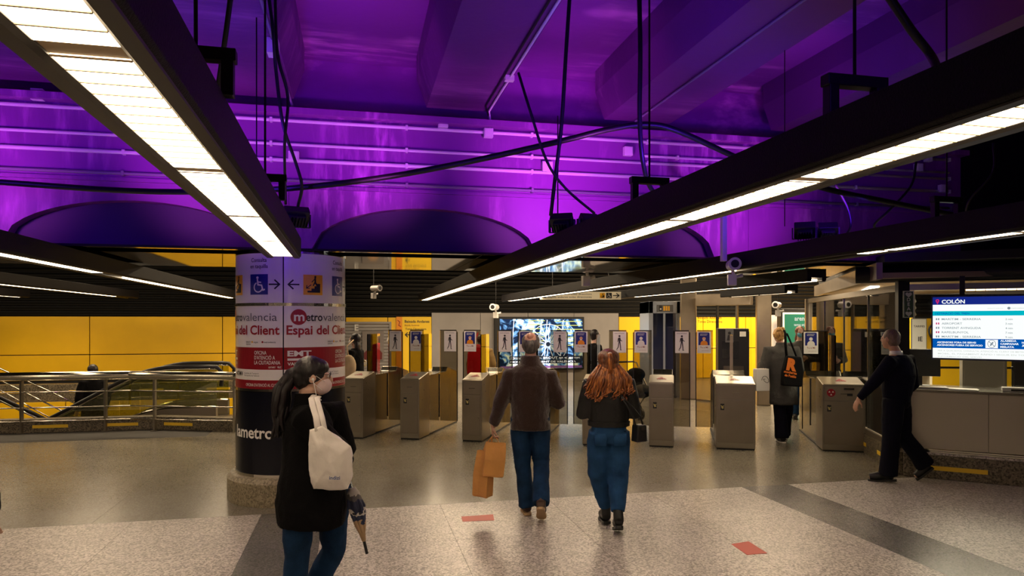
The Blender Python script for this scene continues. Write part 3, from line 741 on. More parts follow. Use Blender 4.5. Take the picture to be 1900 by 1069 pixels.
for s in (-8, -98, 82):
    q = MB()
    put_text(q, 'Consulta', 64*D, 2.385, .040, -.002, 0, .012, .175, 'c'); put_text(q, 'en taquilla', 64*D, 2.325, .038, -.002, 0, .012, .20, 'c')
    chair_icon(q, 64*D, 2.165, .20, 5, 2); arrow(q, 81*D, 2.165, 1); arrow(q, 10*D, 2.165, -1); stair_icon(q, 30*D, 2.165, .20, 4, 0)
    on_col(q, s, 'direction_print')
    q = MB()
    q.disc(15*D, 1.845, .078, -.003, -.002, 36, 1)
    put_text(q, 'm', 15*D+.005, 1.808, .088, -.004, 2, .03, .10, 'c')
    put_text(q, 'etro', 22.2*D, 1.808, .078, -.003, 0, .03, .175)
    put_text(q, 'valencia', 41.2*D, 1.808, .078, -.003, 3, 0, .41)
    put_text(q, 'Espai del Client', 3*D, 1.675, .088, -.003, 1, .035, .80)
    for (x, w_, tx) in ((47, .07, 'GENERALITAT\nVALENCIANA'), (58, .05, 'argos'), (70, .12, 'metrovalencia')): put_text(q, tx, x*D, 1.592, .015, -.003, 3, .02, w_)
    q.disc(56*D, 1.60, .010, -.003, -.002, 10, 4); q.disc(68.5*D, 1.60, .010, -.003, -.002, 10, 1)
    on_col(q, s, 'brand_print')
    q = MB()
    put_text(q, 'EMT', 4*D, 1.462, .052, -.003, 2, .05, .23); q.prism([(4*D, 1.418), (4*D+.23, 1.418), (4*D+.23, 1.440), (4*D, 1.440)], -.003, -.002, 'y', 2)
    put_text(q, 'VALENCIA', 4*D, 1.372, .028, -.003, 2, .04, .23)
    put_text(q, 'OFICINA', 87*D-.27, 1.478, .036, -.003, 2, .012, .135); put_text(q, "D'ATENCIÓ A", 87*D-.27, 1.430, .036, -.003, 2, .012, .22); put_text(q, 'LA CIUTADANIA', 87*D-.27, 1.382, .036, -.003, 2, .012, .27)
    put_text(q, 'AJUNTAMENT', 75*D, 1.346, .016, -.003, 2, .02, .07); put_text(q, 'VLC', 84*D, 1.346, .018, -.003, 2, .04, .04)
    put_text(q, 'ATMV', 26*D, 1.262, .046, -.003, 0, .02, .15); put_text(q, "Autoritat de Transport\nMetropolità de València", 44*D, 1.285, .016, -.003, 3, 0, .20)
    put_text(q, "OFICINA D'ATENCIÓ AL CLIENT", 47*D, 1.165, .028, -.003, 2, .01, .385)
    on_col(q, s, 'office_print')
q = MB(); put_text(q, 'lametro', RC*d2(-71), .655, .115, -.003, 2, .03, .51); on_col(q, 0, 'lametro_print')
# ================================================================ end wall, shop fronts, signs
def onwall(px0, px1, py0, py1, v=VC, px_ref=None):
    """rectangle on the end wall: returns u0,u1,z0,z1"""
    u0, _ = BW(px0, 0, v); u1, _ = BW(px1, 0, v); _, z1 = BW(px_ref or (px0+px1)/2, py0, v); _, z0 = BW(px_ref or (px0+px1)/2, py1, v)
    return u0, u1, z0, z1
def wallthing(name, label, cat, u, v, z=0): 
    return thing(name, label, cat, B(u, v, z), A)
# grey cladding panels behind the video wall
u0, u1, z0, z1 = onwall(800, 1146, 581, 700)
n = 4
for k in range(n):
    MB().box(u0+(u1-u0)*k/n+.006, u0+(u1-u0)*(k+1)/n-.006, VC-.09, VC, 0, z1).build('grey_panel', m_grey, bw, bevel=.004)
# video wall
scr = bpy.data.materials.new('video_picture'); scr.use_nodes = True; nn = scr.node_tree.nodes; LL = scr.node_tree.links; nn.clear()
tc = nn.new('ShaderNodeTexCoord'); wv = nn.new('ShaderNodeTexNoise'); wv.inputs['Scale'].default_value = 3.2; wv.inputs['Detail'].default_value = 5; wv.inputs['Distortion'].default_value = 1.5
LL.new(tc.outputs['Object'], wv.inputs['Vector']); rp = nn.new('ShaderNodeValToRGB'); e = rp.color_ramp.elements
e[0].position = .44; e[0].color = (.01, .02, .05, 1); e[1].position = .70; e[1].color = (.9, .95, 1, 1)
x = e.new(.52); x.color = (.15, .35, .65, 1); x = e.new(.60); x.color = (.85, .9, .55, 1)
LL.new(wv.outputs[0], rp.inputs[0]); em = nn.new('ShaderNodeEmission'); em.inputs[1].default_value = 1.9; LL.new(rp.outputs[0], em.inputs[0])
ou = nn.new('ShaderNodeOutputMaterial'); LL.new(em.outputs[0], ou.inputs[0])
m_pic_w = emis('video_white', (.95, .95, 1), 1.9); m_pic_d = emis('video_dark', (.03, .04, .06), 1); m_pic_y = emis('video_yellow', (.75, .75, .15), 1.4); m_pic_p = emis('video_pink', (.45, .2, .5), 1)
u0, u1, z0, z1 = onwall(915, 1080, 588, 683)
W = u1-u0; H = z1-z0
t = wallthing('video_wall', 'large bright video screen with a ferris wheel picture on the grey end wall', 'screen', (u0+u1)/2, VC-.09, z0-.05)
MB().box(-W/2, W/2, -.12, -.0, 0, H+.05).build('screen_body', m_black, t, bevel=.01)
b = .055
MB().box(-W/2+.16, W/2-b, -.125, -.12, b, H+.05-.07).build('picture', scr, t)
q = MB(); cx, cz = .25, H*.50
for k in range(14):
    a = 2*PI*k/14+.15; stroke(q, [(cx, cz), (cx+.62*math.cos(a), cz+.62*math.sin(a))], .018, -.128, -.125, 0)
pts = [(cx+.60*math.cos(2*PI*k/30), cz+.60*math.sin(2*PI*k/30)) for k in range(31)]; stroke(q, pts, .014, -.128, -.125, 0)
q.disc(cx, cz, .07, -.130, -.128, 14, 1)
for k in range(7):
    zz = .60+k*.12
    q.box(.45, W/2-b-.02, -.1265, -.125, zz+.13, zz+.15, 2)
    q.box(-.35, .15, -.1265, -.125, zz+.15, zz+.17, 2)
for x0 in (-.9, -.62, -.05, .12, .62): stroke(q, [(x0, .2), (x0+.10, H-.05)], .02, -.1275, -.125, 0)
q.box(-W/2+.18, W/2-.08, -.1285, -.125, .06, .13, 3)
q.box(-W/2+.45, W/2-.12, -.131, -.125, .20, .32, 1); q.box(-W/2+.45, W/2-.06, -.131, -.125, .33, .42, 1)
put_text(q, 'Circulació tallada BROUT en el quiosc', -W/2+.48, .345, .055, -.133, 0, .03, W-.62); put_text(q, "NOU | AJUNTAMENT DE VALÈNCIA", -W/2+.48, .225, .055, -.133, 0, .03, W-.75)
q.build('picture_detail', [m_pic_w, m_pic_d, m_pic_y, m_pic_p], t)
# yellow direction sign on the wall, tall
u0, u1, z0, z1 = onwall(735, 800, 588, 700)
t = wallthing('wall_sign', 'tall yellow platform sign with an orange strip beside the grey wall', 'sign', u0, VC-.045, 0)
W = u1-u0
MB().box(0, W, -.03, 0, .05, z1).build('sign_board', mat('sign_yellow', (.95, .62, .02), .35), t, bevel=.004)
MB().box(0, .17, -.034, -.03, .05, z1).build('orange_strip', m_orange, t)
q = MB(); put_text(q, 'Baixada Andanes', .24, z1-.17, .075, -.035, 0, .025, W-.30); put_text(q, 'Bajada Andenes', .24, z1-.27, .05, -.035, 1, .01, .42); put_text(q, 'Totes Direccions', .26, z1-.38, .06, -.035, 0, .01, .60)
stroke(q, [(.27, z1-.52), (.38, z1-.52)], .03, -.037, -.035, 0); stroke(q, [(.32, z1-.46), (.26, z1-.52), (.32, z1-.58)], .03, -.037, -.035, 0)
stroke(q, [(.04, z1-.10), (.10, z1-.15), (.07, z1-.25), (.13, z1-.28)], .02, -.037, -.035, 2)
q.build('lettering', [m_ink, mat('print_brown', (.35, .12, .01), .6), m_red], t)
# roller shutter kiosk with portrait poster
u0, u1, z0, z1 = onwall(600, 722, 601, 720)
t = wallthing('kiosk_shutter', 'grey slatted roller shutter in the yellow wall right of the round column', 'shutter', u0, VC-.045, 0); W = u1-u0
MB().box(-.05, W+.06, -.05, 0, z1, z1+.06).box(W, W+.06, -.05, 0, 0, z1).build('frame', m_grey, t)
me = None; z = .02
while z < z1-.01:
    if me is None: o = MB().prism([(-.03, 0), (-.018, .01), (-.018, .075), (-.03, .085), (0, .085), (0, 0)], 0, W, 'x').build('slat', m_grey, t); me = o.data
    else: o = link('slat', me, t)
    o.location = (0, 0, z); z += .09
q = MB(); put_text(q, 'E', .86, 1.55, .17, -.04, 0, .04); put_text(q, 'A', 1.75, 1.25, .17, -.04, 0, .04); q.build('lettering', m_white, t)
u0, u1, z0, z1 = onwall(672, 712, 614, 668)
t = wallthing('portrait_poster', 'framed portrait poster of a smiling blonde person in a dark red top', 'poster', (u0+u1)/2, VC-.10, z0); W = u1-u0; H = z1-z0
MB().box(-W/2, W/2, -.02, 0, 0, H).build('poster_board', mat('poster_grey', (.20, .17, .16), .5), t)
q = MB(); q.prism([(-.25,.02),(.25,.02),(.26,.20),(.16,.32),(-.14,.32),(-.26,.20)], -.023, -.02, 'y', 0)
q.prism([(.0+.125*math.cos(a)*.95, .52+.16*math.sin(a)) for a in [2*PI*k/20 for k in range(20)]], -.026, -.023, 'y', 2)
q.prism([(.0+.17*math.cos(a), .57+.18*math.sin(a)) for a in [2*PI*k/20 for k in range(20)]], -.0235, -.0225, 'y', 1)
q.prism([(-.06,.30),(.06,.30),(.05,.42),(-.05,.42)], -.025, -.023, 'y', 2)
stroke(q, [(-.04, .46), (0, .445), (.04, .46)], .016, -.028, -.026, 3); q.disc(-.045, .54, .012, -.028, -.026, 8, 4); q.disc(.045, .54, .012, -.028, -.026, 8, 4)
q.build('portrait', [mat('print_maroon', (.12, .01, .01), .5), mat('print_blond', (.42, .26, .12), .5), mat('print_face', (.55, .30, .18), .5), m_white, m_ink], t)
# overhead direction sign
pa = P(1002, 556, 15.0); pb = P(1152, 556, 15.0)
t = thing('hanging_sign', 'long cream hanging sign with arrows and a wheelchair symbol under the black ceiling', 'sign', ((pa.x+pb.x)/2, 15.0, pa.z), 0); W = pb.x-pa.x
MB().box(-W/2, W/2, -.04, .04, 0, .165).build('sign_box', mat('sign_cream', (.80, .72, .55), .4, emit=(.8, .65, .4), es=.12), t, bevel=.004)
q = MB(); put_text(q, 'Baixada andanes totes direccions', -W/2+.18, .098, .042, -.042, 0, .0, .92); put_text(q, 'Bajada andenes todas direcciones', -W/2+.18, .035, .042, -.042, 0, .0, .92)
stroke(q, [(-W/2+.13, .115), (-W/2+.05, .04)], .018, -.043, -.041, 0); stroke(q, [(-W/2+.05, .10), (-W/2+.05, .04), (-W/2+.12, .04)], .018, -.043, -.041, 0)
stair_icon(q, W/2-.40, .085, .11, 4, 0, -.043); chair_icon(q, W/2-.26, .085, .12, 0, 2, -.043)
stroke(q, [(W/2-.17, .085), (W/2-.05, .085)], .018, -.043, -.041, 0); stroke(q, [(W/2-.10, .13), (W/2-.045, .085), (W/2-.10, .04)], .018, -.043, -.041, 0)
q.build('lettering', MC, t, fixn=False)
for s in (-1, 1): MB().tube([(s*.6, 0, .165), (s*.6, 0, 3.6-pa.z)], .008, 6).build('hanger', m_black, t)
# lift
def px2(px, Y): return (px-950)/1300*Y
Yl = 16.6
t = thing('lift', 'steel framed lift front with a small black and yellow pictogram plate', 'lift', (px2(1233, Yl), Yl, 0), 0); W = px2(1262, Yl)-px2(1204, Yl)
m_lift = mat('lift_steel', (.50, .55, .66), .3, .6); m_liftglass = glass('lift_glass', (.80, .83, .95), .2)
MB().box(-W/2, -W/2+.10, 0, 1.2, 0, 2.28).box(W/2-.08, W/2, 0, 1.2, 0, 2.28).box(-W/2, W/2, 0, 1.2, 2.0, 2.28).box(-W/2, W/2, 1.18, 1.2, 0, 2.0).build('lift_shaft', m_lift, t, bevel=.004)
for k in (-1, 1):
    d_ = MB().box(-.29 if k < 0 else .005, -.005 if k < 0 else .29, .03, .05, .04, 2.0).build('lift_door', m_liftglass, t)
    MB().box(k*.012-.012, k*.012+.012, .025, .055, .04, 2.0).box(k*.285-.012, k*.285+.012, .025, .055, .04, 2.0).build('door_frame', m_lift, d_)
q = MB().box(-.18, .20, -.015, 0, 2.03, 2.20, 3).box(-.13, -.06, -.018, -.015, 2.05, 2.18, 0)
for k in range(3): q.box(-.03+k*.055, .01+k*.055, -.018, -.015, 2.06, 2.17, 4)
q.disc(-.095, 2.10, .02, -.02, -.018, 12, 2); q.build('pictogram_plate', MC, t)
# round-edged steel posts and portal
m_post = mat('warm_steel_post', (.42, .35, .27), .35, .8, var=.08)
for (pxa, pxb, Y, lab) in ((1263, 1292, 16.2, 'broad beige steel post between the lift and the glass portal'), (1405, 1431, 15.0, 'broad beige steel post left of the blonde woman')):
    w2 = (px2(pxb, Y)-px2(pxa, Y)); 
    tag(MB().box(-w2/2, w2/2, 0, w2, 0, 3.6).build('steel_post', m_post, None, (px2((pxa+pxb)/2, Y), Y, 0), G, bevel=.03), lab, 'post')
t = thing('glass_portal', 'glass screen wall with a steel lintel between the two beige posts', 'partition', (px2(1293, 16), 16.0, 0), math.atan2(15.1-16.2, px2(1405, 15)-px2(1293, 16)))
W = (Vector((px2(1405, 15.1), 15.1))-Vector((px2(1293, 16), 16.0))).length-.05
MB().box(.0, W, -.06, .06, 2.16, 2.42).build('lintel', m_post, t, bevel=.01)
for (x0, x1) in ((0, .5), (.54, .98), (1.02, W)):
    g_ = MB().box(x0+.02, x1, -.006, .006, .03, 2.16).build('pane', m_gl, t); 
MB().box(.50, .54, -.03, .03, 0, 2.16).build('mullion', m_black, t); MB().box(.98, 1.02, -.03, .03, 0, 2.16).build('mullion', m_steel, t); MB().box(0, W, -.03, .03, 0, .04).build('sill', m_steel, t)
q = MB(); put_text(q, 'Baixada Andanes\nTotes Direccions', .04, 1.86, .06, -.03, 0, .01, .62); q.build('lettering', m_ink, t)
# ticket machine behind the wide gate
t = thing('ticket_machine', 'tall black ticket machine with a blue flank behind the wide gate', 'machine', (px2(1361, 14.2), 14.2, 0), G)
MB().box(-.30, .30, 0, .6, 0, 1.66).build('machine_body', m_black, t, bevel=.015)
MB().box(.301, .306, .02, .58, .1, 1.6).build('blue_flank', mat('blue_flank', (.01, .01, .12), .3), t)
MB().box(-.22, .1, -.01, 0, 1.05, 1.4).build('machine_screen', mat('dark_screen', (.02, .02, .025), .1), t)
MB().box(-.2, .2, -.012, 0, .55, .9).build('output_tray', m_steeld, t)
MB().box(.12, .24, -.006, 0, 1.5, 1.6).build('white_label', m_paper, t)
q = MB().box(-.16, .0, -.022, -.018, 1.38, 1.66, 0); q.disc(-.08, 1.57, .03, -.025, -.022, 12, 1); q.prism([(-.13,1.42),(-.03,1.42),(-.05,1.53),(-.11,1.53)], -.025, -.022, 'y', 1)
q.build('small_notice', [m_gryp, m_ink], t)
# white shop panel, green poster
u0, u1, z0, z1 = onwall(1431, 1450, 583, 700, 19)
tag(MB().box(0, u1-u0+.1, -.04, 0, 0, 2.0).build('shop_panel', mat('shop_white', (.8, .72, .62), .4, emit=(1, .8, .6), es=.35), None, B(u0-.1, 19, 0), A), 'pale backlit shop panel behind the blonde woman', 'panel')
u0, u1, z0, z1 = onwall(1452, 1517, 580, 655, 18.5)
t = wallthing('poster_case', 'backlit green poster case with a pale frame behind the booth glass', 'poster', (u0+u1)/2, 18.5, 0); W = u1-u0
MB().box(-W/2-.06, W/2+.08, 0, .2, 0, z1+.12).build('case', m_black, t, bevel=.01)
MB().box(-W/2, W/2, -.02, 0, z0, z1).build('frame', mat('lit_frame', (.9, .85, .75), .4, emit=(1, .9, .75), es=.4), t)
MB().box(-W/2+.05, W/2-.05, -.03, -.02, z0+.05, z1-.05).build('picture', mat('poster_green', (.01, .13, .09), .4, emit=(.01, .14, .09), es=.15), t)
q = MB(); put_text(q, 'arena', 0, z1-.24, .13, -.032, 0, .03, .42, 'c'); put_text(q, 'temps enjoy', 0, z1-.40, .08, -.032, 0, .02, .46, 'c'); 
for k in range(9): a = PI*k/8; q.prism([(.22+.0, z0+.36), (.22+.26*math.cos(a-.12), z0+.36+.26*math.sin(a-.12)), (.22+.34*math.cos(a), z0+.36+.34*math.sin(a)), (.22+.26*math.cos(a+.12), z0+.36+.26*math.sin(a+.12))], -.034, -.032, 'y', 1)
q.build('lettering', [emis('poster_cream', (.9, .9, .75), .9), emis('poster_gold', (.75, .55, .15), .8)], t)
# ================================================================ railing along the pit
def railing(pts, label, posts, hz=.915, rods=(.66, .41, .19), rr=(.085, .075)):
    t = thing('pit_railing', label, 'railing', (pts[0][0], pts[0][1], 0)); o_ = Vector((*pts[0], 0))
    L_ = [Vector((*p, 0))-o_ for p in pts]
    for a, b in zip(L_, L_[1:]):
        dd = (b-a).normalized(); 
        MB().tube([a-dd*.03+Vector((0,0,hz)), b+dd*.03+Vector((0,0,hz))], .072, 18).build('handrail', m_chrome, t, smooth=False, bevel=.006)
        for z in rods: MB().tube([a+Vector((0,0,z)), b+Vector((0,0,z))], .011, 8).build('rod', m_chrome, t, smooth=True)
    me = None
    for p in posts:
        if me is None: 
            o = MB().box(-.016, .016, -.03, .03, 0, hz-.05).box(-.05, .05, -.05, .05, 0, .008).build('post', m_steel, t, bevel=.002); me = o.data
        else: o = link('post', me, t)
        o.location = Vector((*p, 0))-o_
pr = [F(*q).to_2d() for q in ((-210, 812), (242, 799), (437, 803), (560, 812))]
railing([tuple(p) for p in pr], 'curved steel railing with a fat handrail in front of the escalators', [tuple(F(*q).to_2d()) for q in ((-120, 809), (40, 804.5), (196, 800), (287, 799.5), (435, 803))])
railing([(-3.15, 12.0), (-3.15, 14.9), (-3.6, 16.3)], 'steel railing running back between the round column and the first gate', [(-3.15, 12.1), (-3.15, 14.6)], rods=(.7, .5, .3))
# ================================================================ escalator going down to the left
m_egl = glass('escalator_glass', (.72, .74, .42), .09)
m_rub = mat('rubber_handrail', (.012, .011, .012), .3)
t = thing('escalator', 'escalator descending to the left behind the railing, glass sides and black handrails', 'escalator', (0, 0, 0), A)
sl = math.tan(math.radians(29))
def prof(dz, u_end=-11.5, k=-3.3, top=1.0):
    out = [(-2.35, top+dz-.35), (-2.32, top+dz-.12), (-2.42, top+dz-.01), (-2.55, top+dz)]
    for i in range(7):
        a = i/6; uu = k+.2-(.9*a); out.append((uu, top+dz-sl*.9*a*a/2))
    z0 = out[-1][1]; u0_ = out[-1][0]; out.append((u_end, z0-(u0_-u_end)*sl)); return out
for v in (13.35, 14.55):
    pr_ = prof(0); 
    MB().tube([(u, v, z) for u, z in pr_], [(.035, .028)]*len(pr_), 10).build('handrail', m_rub, t, smooth=True)
    MB().tube([(u, v, z-.04) for u, z in pr_[2:]], .018, 8).build('handrail_guide', m_chrome, t, smooth=True)
    up_ = prof(-.06)[2:]; lo = prof(-.70)[2:]
    for i in range(len(up_)-1):
        if i < len(up_)-2: segs = [(up_[i], up_[i+1], lo[i], lo[i+1])]
        else:
            segs = []; A0, A1, L0, L1 = up_[i], up_[i+1], lo[i], lo[i+1]
            for k in range(6):
                f0, f1 = k/6+.001, (k+1)/6-.001; lp = lambda p, q, f: (p[0]+(q[0]-p[0])*f, p[1]+(q[1]-p[1])*f)
                segs.append((lp(A0, A1, f0), lp(A0, A1, f1), lp(L0, L1, f0), lp(L0, L1, f1)))
        for (a, b, c, d_) in segs:
            MB().prism([a, b, d_, c], v-.006, v+.006, 'y').build('glass_panel', m_egl, t)
    lo2 = prof(-1.02)[2:]
    n = len(lo); k = MB()
    for i in range(n-1): k.prism([lo[i], lo[i+1], lo2[i+1], lo2[i]], v-.09, v+.09, 'y')
    k.build('skirt', m_steel, t)
    MB().tube([(u, v-.10, z+.0) for u, z in lo], .02, 6).build('skirt_trim', m_chrome, t)
me = None
for i in range(19):
    uu = -3.8-i*.40; zz = -.02-i*.40*sl-.1
    if me is None: o = MB().box(-.2, .2, 13.46, 14.44, -.22, 0).build('step', m_steeld, t); me = o.data
    else: o = link('step', me, t)
    o.location = (uu, 0, zz)
MB().box(-3.6, -2.3, 13.46, 14.44, -.05, 0).build('landing_plate', m_steel, t)
# granite wall between the stair and the escalator, stair rails descending to the right
t = thing('stair_railing', 'slanting stair handrails descending to the right at the left edge', 'railing', (0, 0, 0))
def rl(pts, r, m, n_): 
    q = [Vector(p) for p in pts]; d0 = q[0]-q[1]
    MB().tube([q[0]+d0*1.2]+q, r, 8).build(n_, m, t, smooth=True)
rl([P(0, 737, 12.5), P(110, 790, 12.5)], .03, m_rub, 'handrail'); rl([P(0, 743, 12.5), P(105, 793, 12.5)], .025, m_chrome, 'rail_guide')
rl([P(5, 708, 13.2), P(150, 780, 13.2)], .014, m_chrome, 'rod'); rl([P(0, 724, 13.0), P(110, 785, 13.0)], .012, m_chrome, 'rod'); rl([P(50, 707, 14.2), P(190, 772, 14.2)], .018, m_chrome, 'rod')
# ================================================================ station booth on the right
K = Vector((4.59, 8.22)); af = math.radians(-28.5)
fd = Vector((math.cos(af), math.sin(af)))
m_cnt = mat('counter_steel', (.50, .45, .37), .38, .55, var=.06, vs_=1)
t = thing('service_counter', 'pale metal service counter on a granite plinth under the departure screen', 'counter', (K.x, K.y, 0), af)
LF = 3.4
MB().box(0, LF, -.06, .5, 0, .27).build('granite_plinth', m_kerb, t, bevel=.008)
x = .28
for x in (.0, 1.0, 2.0): MB().box(x+.22, x+.82, -.064, -.06, .10, .15).build('yellow_strip', m_yels, t)
MB().box(0, LF, -.05, .5, .27, .295).build('stone_ledge', m_tileL, t, bevel=.004); 
for z in (.298, .318): MB().box(0, LF, -.03, .45, z, z+.014).build('steel_moulding', m_chrome, t)
for x0, x1 in ((.02, .83), (.834, 1.65), (1.654, 2.47), (2.474, 3.39)): MB().box(x0, x1, -.0, .05, .335, .985).build('front_panel', m_cnt, t, bevel=.003)
MB().box(.0, .02, -.012, .05, .33, .985).build('corner_trim', m_steeld, t)
MB().box(0, LF, -.02, .75, .985, 1.015).build('counter_top', m_steeld, t, bevel=.004)
# booth glass and frame
t = thing('station_booth', 'glazed station booth with black posts and a pale flat roof', 'booth', (K.x, K.y, 0), 0)
gl = Vector((.21, .9777)); Lb = 5.5; ag = math.atan2(gl.y, gl.x)
def side(mb, s0, s1, w0, w1, z0, z1, ang=ag):
    d = Vector((math.cos(ang), math.sin(ang))); nrm = Vector((-d.y, d.x)); c = d*((s0+s1)/2)+nrm*((w0+w1)/2)
    R = Matrix.Rotation(ang, 3, 'Z'); mb.obox((c.x, c.y, (z0+z1)/2), (s1-s0, w1-w0, z1-z0), R); return mb
side(MB(), .0, Lb, -.05, .06, 0, .27).build('granite_plinth', m_kerb, t)
for s0 in (.3, 1.3): side(MB(), s0, s0+.5, .06, .064, .1, .15).build('yellow_strip', m_yels, t)
side(MB(), .0, Lb, -.05, .05, .27, .33).build('sill', m_steel, t)
side(MB(), .0, Lb, -.03, .03, 2.16, 2.24).build('head_rail', m_steel, t)
side(MB(), -.06, .06, -.05, .07, .33, 2.3).build('corner_post', m_black, t)
side(MB(), Lb-.1, Lb, -.06, .06, 0, 2.24).build('end_post', m_post, t)
for i in range(4):
    s0 = .08+i*(Lb-.2)/4; s1 = s0+(Lb-.2)/4
    side(MB(), s0, s1-.02, -.006, .006, .34, 2.16).build('pane', m_gl, t)
    if i: side(MB(), s0-.02, s0, -.02, .02, .34, 2.16).build('mullion', m_steeld, t)
for (x0, x1) in ((.06, 1.0), (1.02, 2.1), (2.12, 3.3)):
    side(MB(), x0, x1, .30, .31, 1.02, 2.10, af).build('pane', m_gl, t)
# header: white lamp housing with LED strip, black round beam above
side(MB(), .0, 3.4, -.04, .30, 2.165, 2.235, af).build('header', m_white, t, bevel=.004)
me = None
for k in range(28):
    s = .62+k*.095; d = Vector((math.cos(af), math.sin(af)))
    o = side(MB(), s, s+.085, -.012, .022, 2.150, 2.166, af).build('led_lens', emis('led_strip', (1, .72, .38), 5) if 'led_strip' not in bpy.data.materials else bpy.data.materials['led_strip'], t)
dd = Vector((math.cos(af), math.sin(af), 0)); nn_ = Vector((-dd.y, dd.x, 0))
MB().tube([nn_*-.02+dd*-.5+Vector((0,0,2.36)), nn_*-.02+dd*3.6+Vector((0,0,2.36))], .10, 20).build('round_beam', m_black, t, smooth=True)
poly = [(-.42, -.38), (1.2, 5.0), (4.6, 4.6), (3.6, -1.9), (2.9, -2.1)]
MB().prism(poly, 2.47, 2.56).build('roof_plate', m_black, t)
MB().prism([(-.36, -.2), (1.15, 4.9), (3.2, 4.4), (3.2, -1.2)], 2.30, 2.36).build('roof_soffit', mat('booth_soffit', (.33, .25, .18), .5), t)
MB().prism([(-.40, -.3), (1.18, 5.0), (1.12, 5.02), (-.46, -.28)], 2.28, 2.47).build('fascia', m_post, t)
for (px, py, px_, py_) in ((1588, 548, 1623, 532), (1545, 553, 1578, 551.5), (1630, 551, 1655, 545)):
    Ya = 1300*.49/(597-py); Yb = 1300*.49/(597-py_); a_ = P(px, py, Ya)-K.to_3d(); b_ = P(px_, py_, Yb)-K.to_3d()
    mid = (a_+b_)/2; L_ = (b_-a_).length; R = Matrix.Rotation(math.atan2((b_-a_).y, (b_-a_).x), 3, 'Z')
    MB().obox((mid.x, mid.y, 2.285), (L_, .12, .03), R).build('ceiling_lamp', emis('booth_lamp', (1, .85, .6), 6) if 'booth_lamp' not in bpy.data.materials else bpy.data.materials['booth_lamp'], t)
area('booth_lamp_glow', P(1640, 597, 10.2)+Vector((.6, 0, .46)), 1.0, 2.5, 70, (1, .85, .6), ag-PI/2)
area('booth_lamp_glow', P(1840, 597, 9.6)+Vector((0, 0, .46)), 1.8, 1.0, 60, (1, .85, .6), af)
# DEA sign on the post
q = P(1685, 590, 8.02)
t = thing('defibrillator_sign', 'narrow green vertical sign with hearts and the letters DEA on the black post', 'sign', (q.x, q.y, q.z), -.25)
MB().box(-.055, .055, -.02, 0, 0, .31).build('sign_plate', mat('sign_green', (.05, .12, .06), .4), t, bevel=.003)
m_ltg = mat('sign_pale', (.75, .85, .70), .4); qb = MB()
qb.box(-.052, .052, -.022, -.02, .003, .01).box(-.052, .052, -.022, -.02, .30, .307).box(-.052, -.046, -.022, -.02, .003, .307).box(.046, .052, -.022, -.02, .003, .307)
def heart(mb, x, z, s):
    pts = [(x+s*.062*(16*math.sin(a)**3), z+s*.062*(13*math.cos(a)-5*math.cos(2*a)-2*math.cos(3*a)-math.cos(4*a))) for a in [2*PI*k/28 for k in range(28)]]
    mb.prism(pts, -.0235, -.02, 'y')
heart(qb, 0, .265, .034); heart(qb, 0, .047, .034)
for i, c in enumerate('DEA'): put_text(qb, c, 0, .19-i*.052, .038, -.0225, 0, .03, None, 'c')
qb.build('lettering', m_ltg, t)
# departure screen
Sa = Vector((4.672, 7.78)); as_ = math.radians(-34); WS, HS = 1.19, .67
t = thing('departure_screen', 'bright departure screen headed COLÓN hanging before the booth glass', 'screen', (Sa.x, Sa.y, 1.40), as_)
MB().box(-.015, WS+.015, 0, .06, -.02, HS+.02).build('screen_body', mat('screen_blue_case', (.02, .03, .10), .4), t, bevel=.006)
MB().box(.25, .30, .02, .05, HS, 2.3-1.4).box(.85, .90, .02, .05, HS, 2.3-1.4).build('hanger', m_black, t)
e_w = emis('screen_white', (.93, .97, .95), 1.05); e_n = emis('screen_navy', (.008, .02, .22), 1); e_t = emis('screen_teal', (.0, .45, .55), 1); e_b = emis('screen_blue', (.0, .09, .42), 1); e_g = emis('screen_grey', (.22, .27, .32), 1); e_r = emis('screen_red', (.6, .02, .15), 1); e_lt = emis('screen_light', (.6, .63, .6), 1)
EM = [e_w, e_n, e_t, e_b, e_g, e_r, e_lt]
q = MB(); Hh = HS
fz = lambda f: Hh*(1-f)
q.box(0, WS, -.001, 0, fz(1), fz(0), 0)
q.box(0, WS, -.002, -.001, fz(.125), fz(0), 1); q.box(0, WS, -.002, -.001, fz(.305), fz(.23), 2); q.box(0, WS, -.002, -.001, fz(.835), fz(.68), 3)
y = -.0025
put_text(q, 'COLÓN', .085, fz(.105), .040, y, 0, .04, .215)
pin = [(.045+.017*math.cos(a), fz(.058)+.017*math.sin(a)) for a in [math.radians(-30+i*20) for i in range(13)]]+[(.045, fz(.118))]
q.prism(pin, y, y+.001, 'y', 5); q.disc(.045, fz(.058), .007, y-.001, y, 12, 1)
q.box(.865, .912, y, y+.001, fz(.095), fz(.035), 0); put_text(q, '23:17', .925, fz(.095), .032, y, 0, .03, .15)
q.disc(.69, fz(.19), .014, y, y+.001, 16, 4); put_text(q, 'metrovalencia', .71, fz(.20), .014, y, 6, .02, .13); put_text(q, 'GENERALITAT VALENCIANA', .50, fz(.20), .011, y, 6, 0, .14)
put_text(q, 'DESTINACIÓ DEL TREN', .02, fz(.285), .021, y, 3, .02, .32); put_text(q, 'VIA', .86, fz(.285), .021, y, 3, .02)
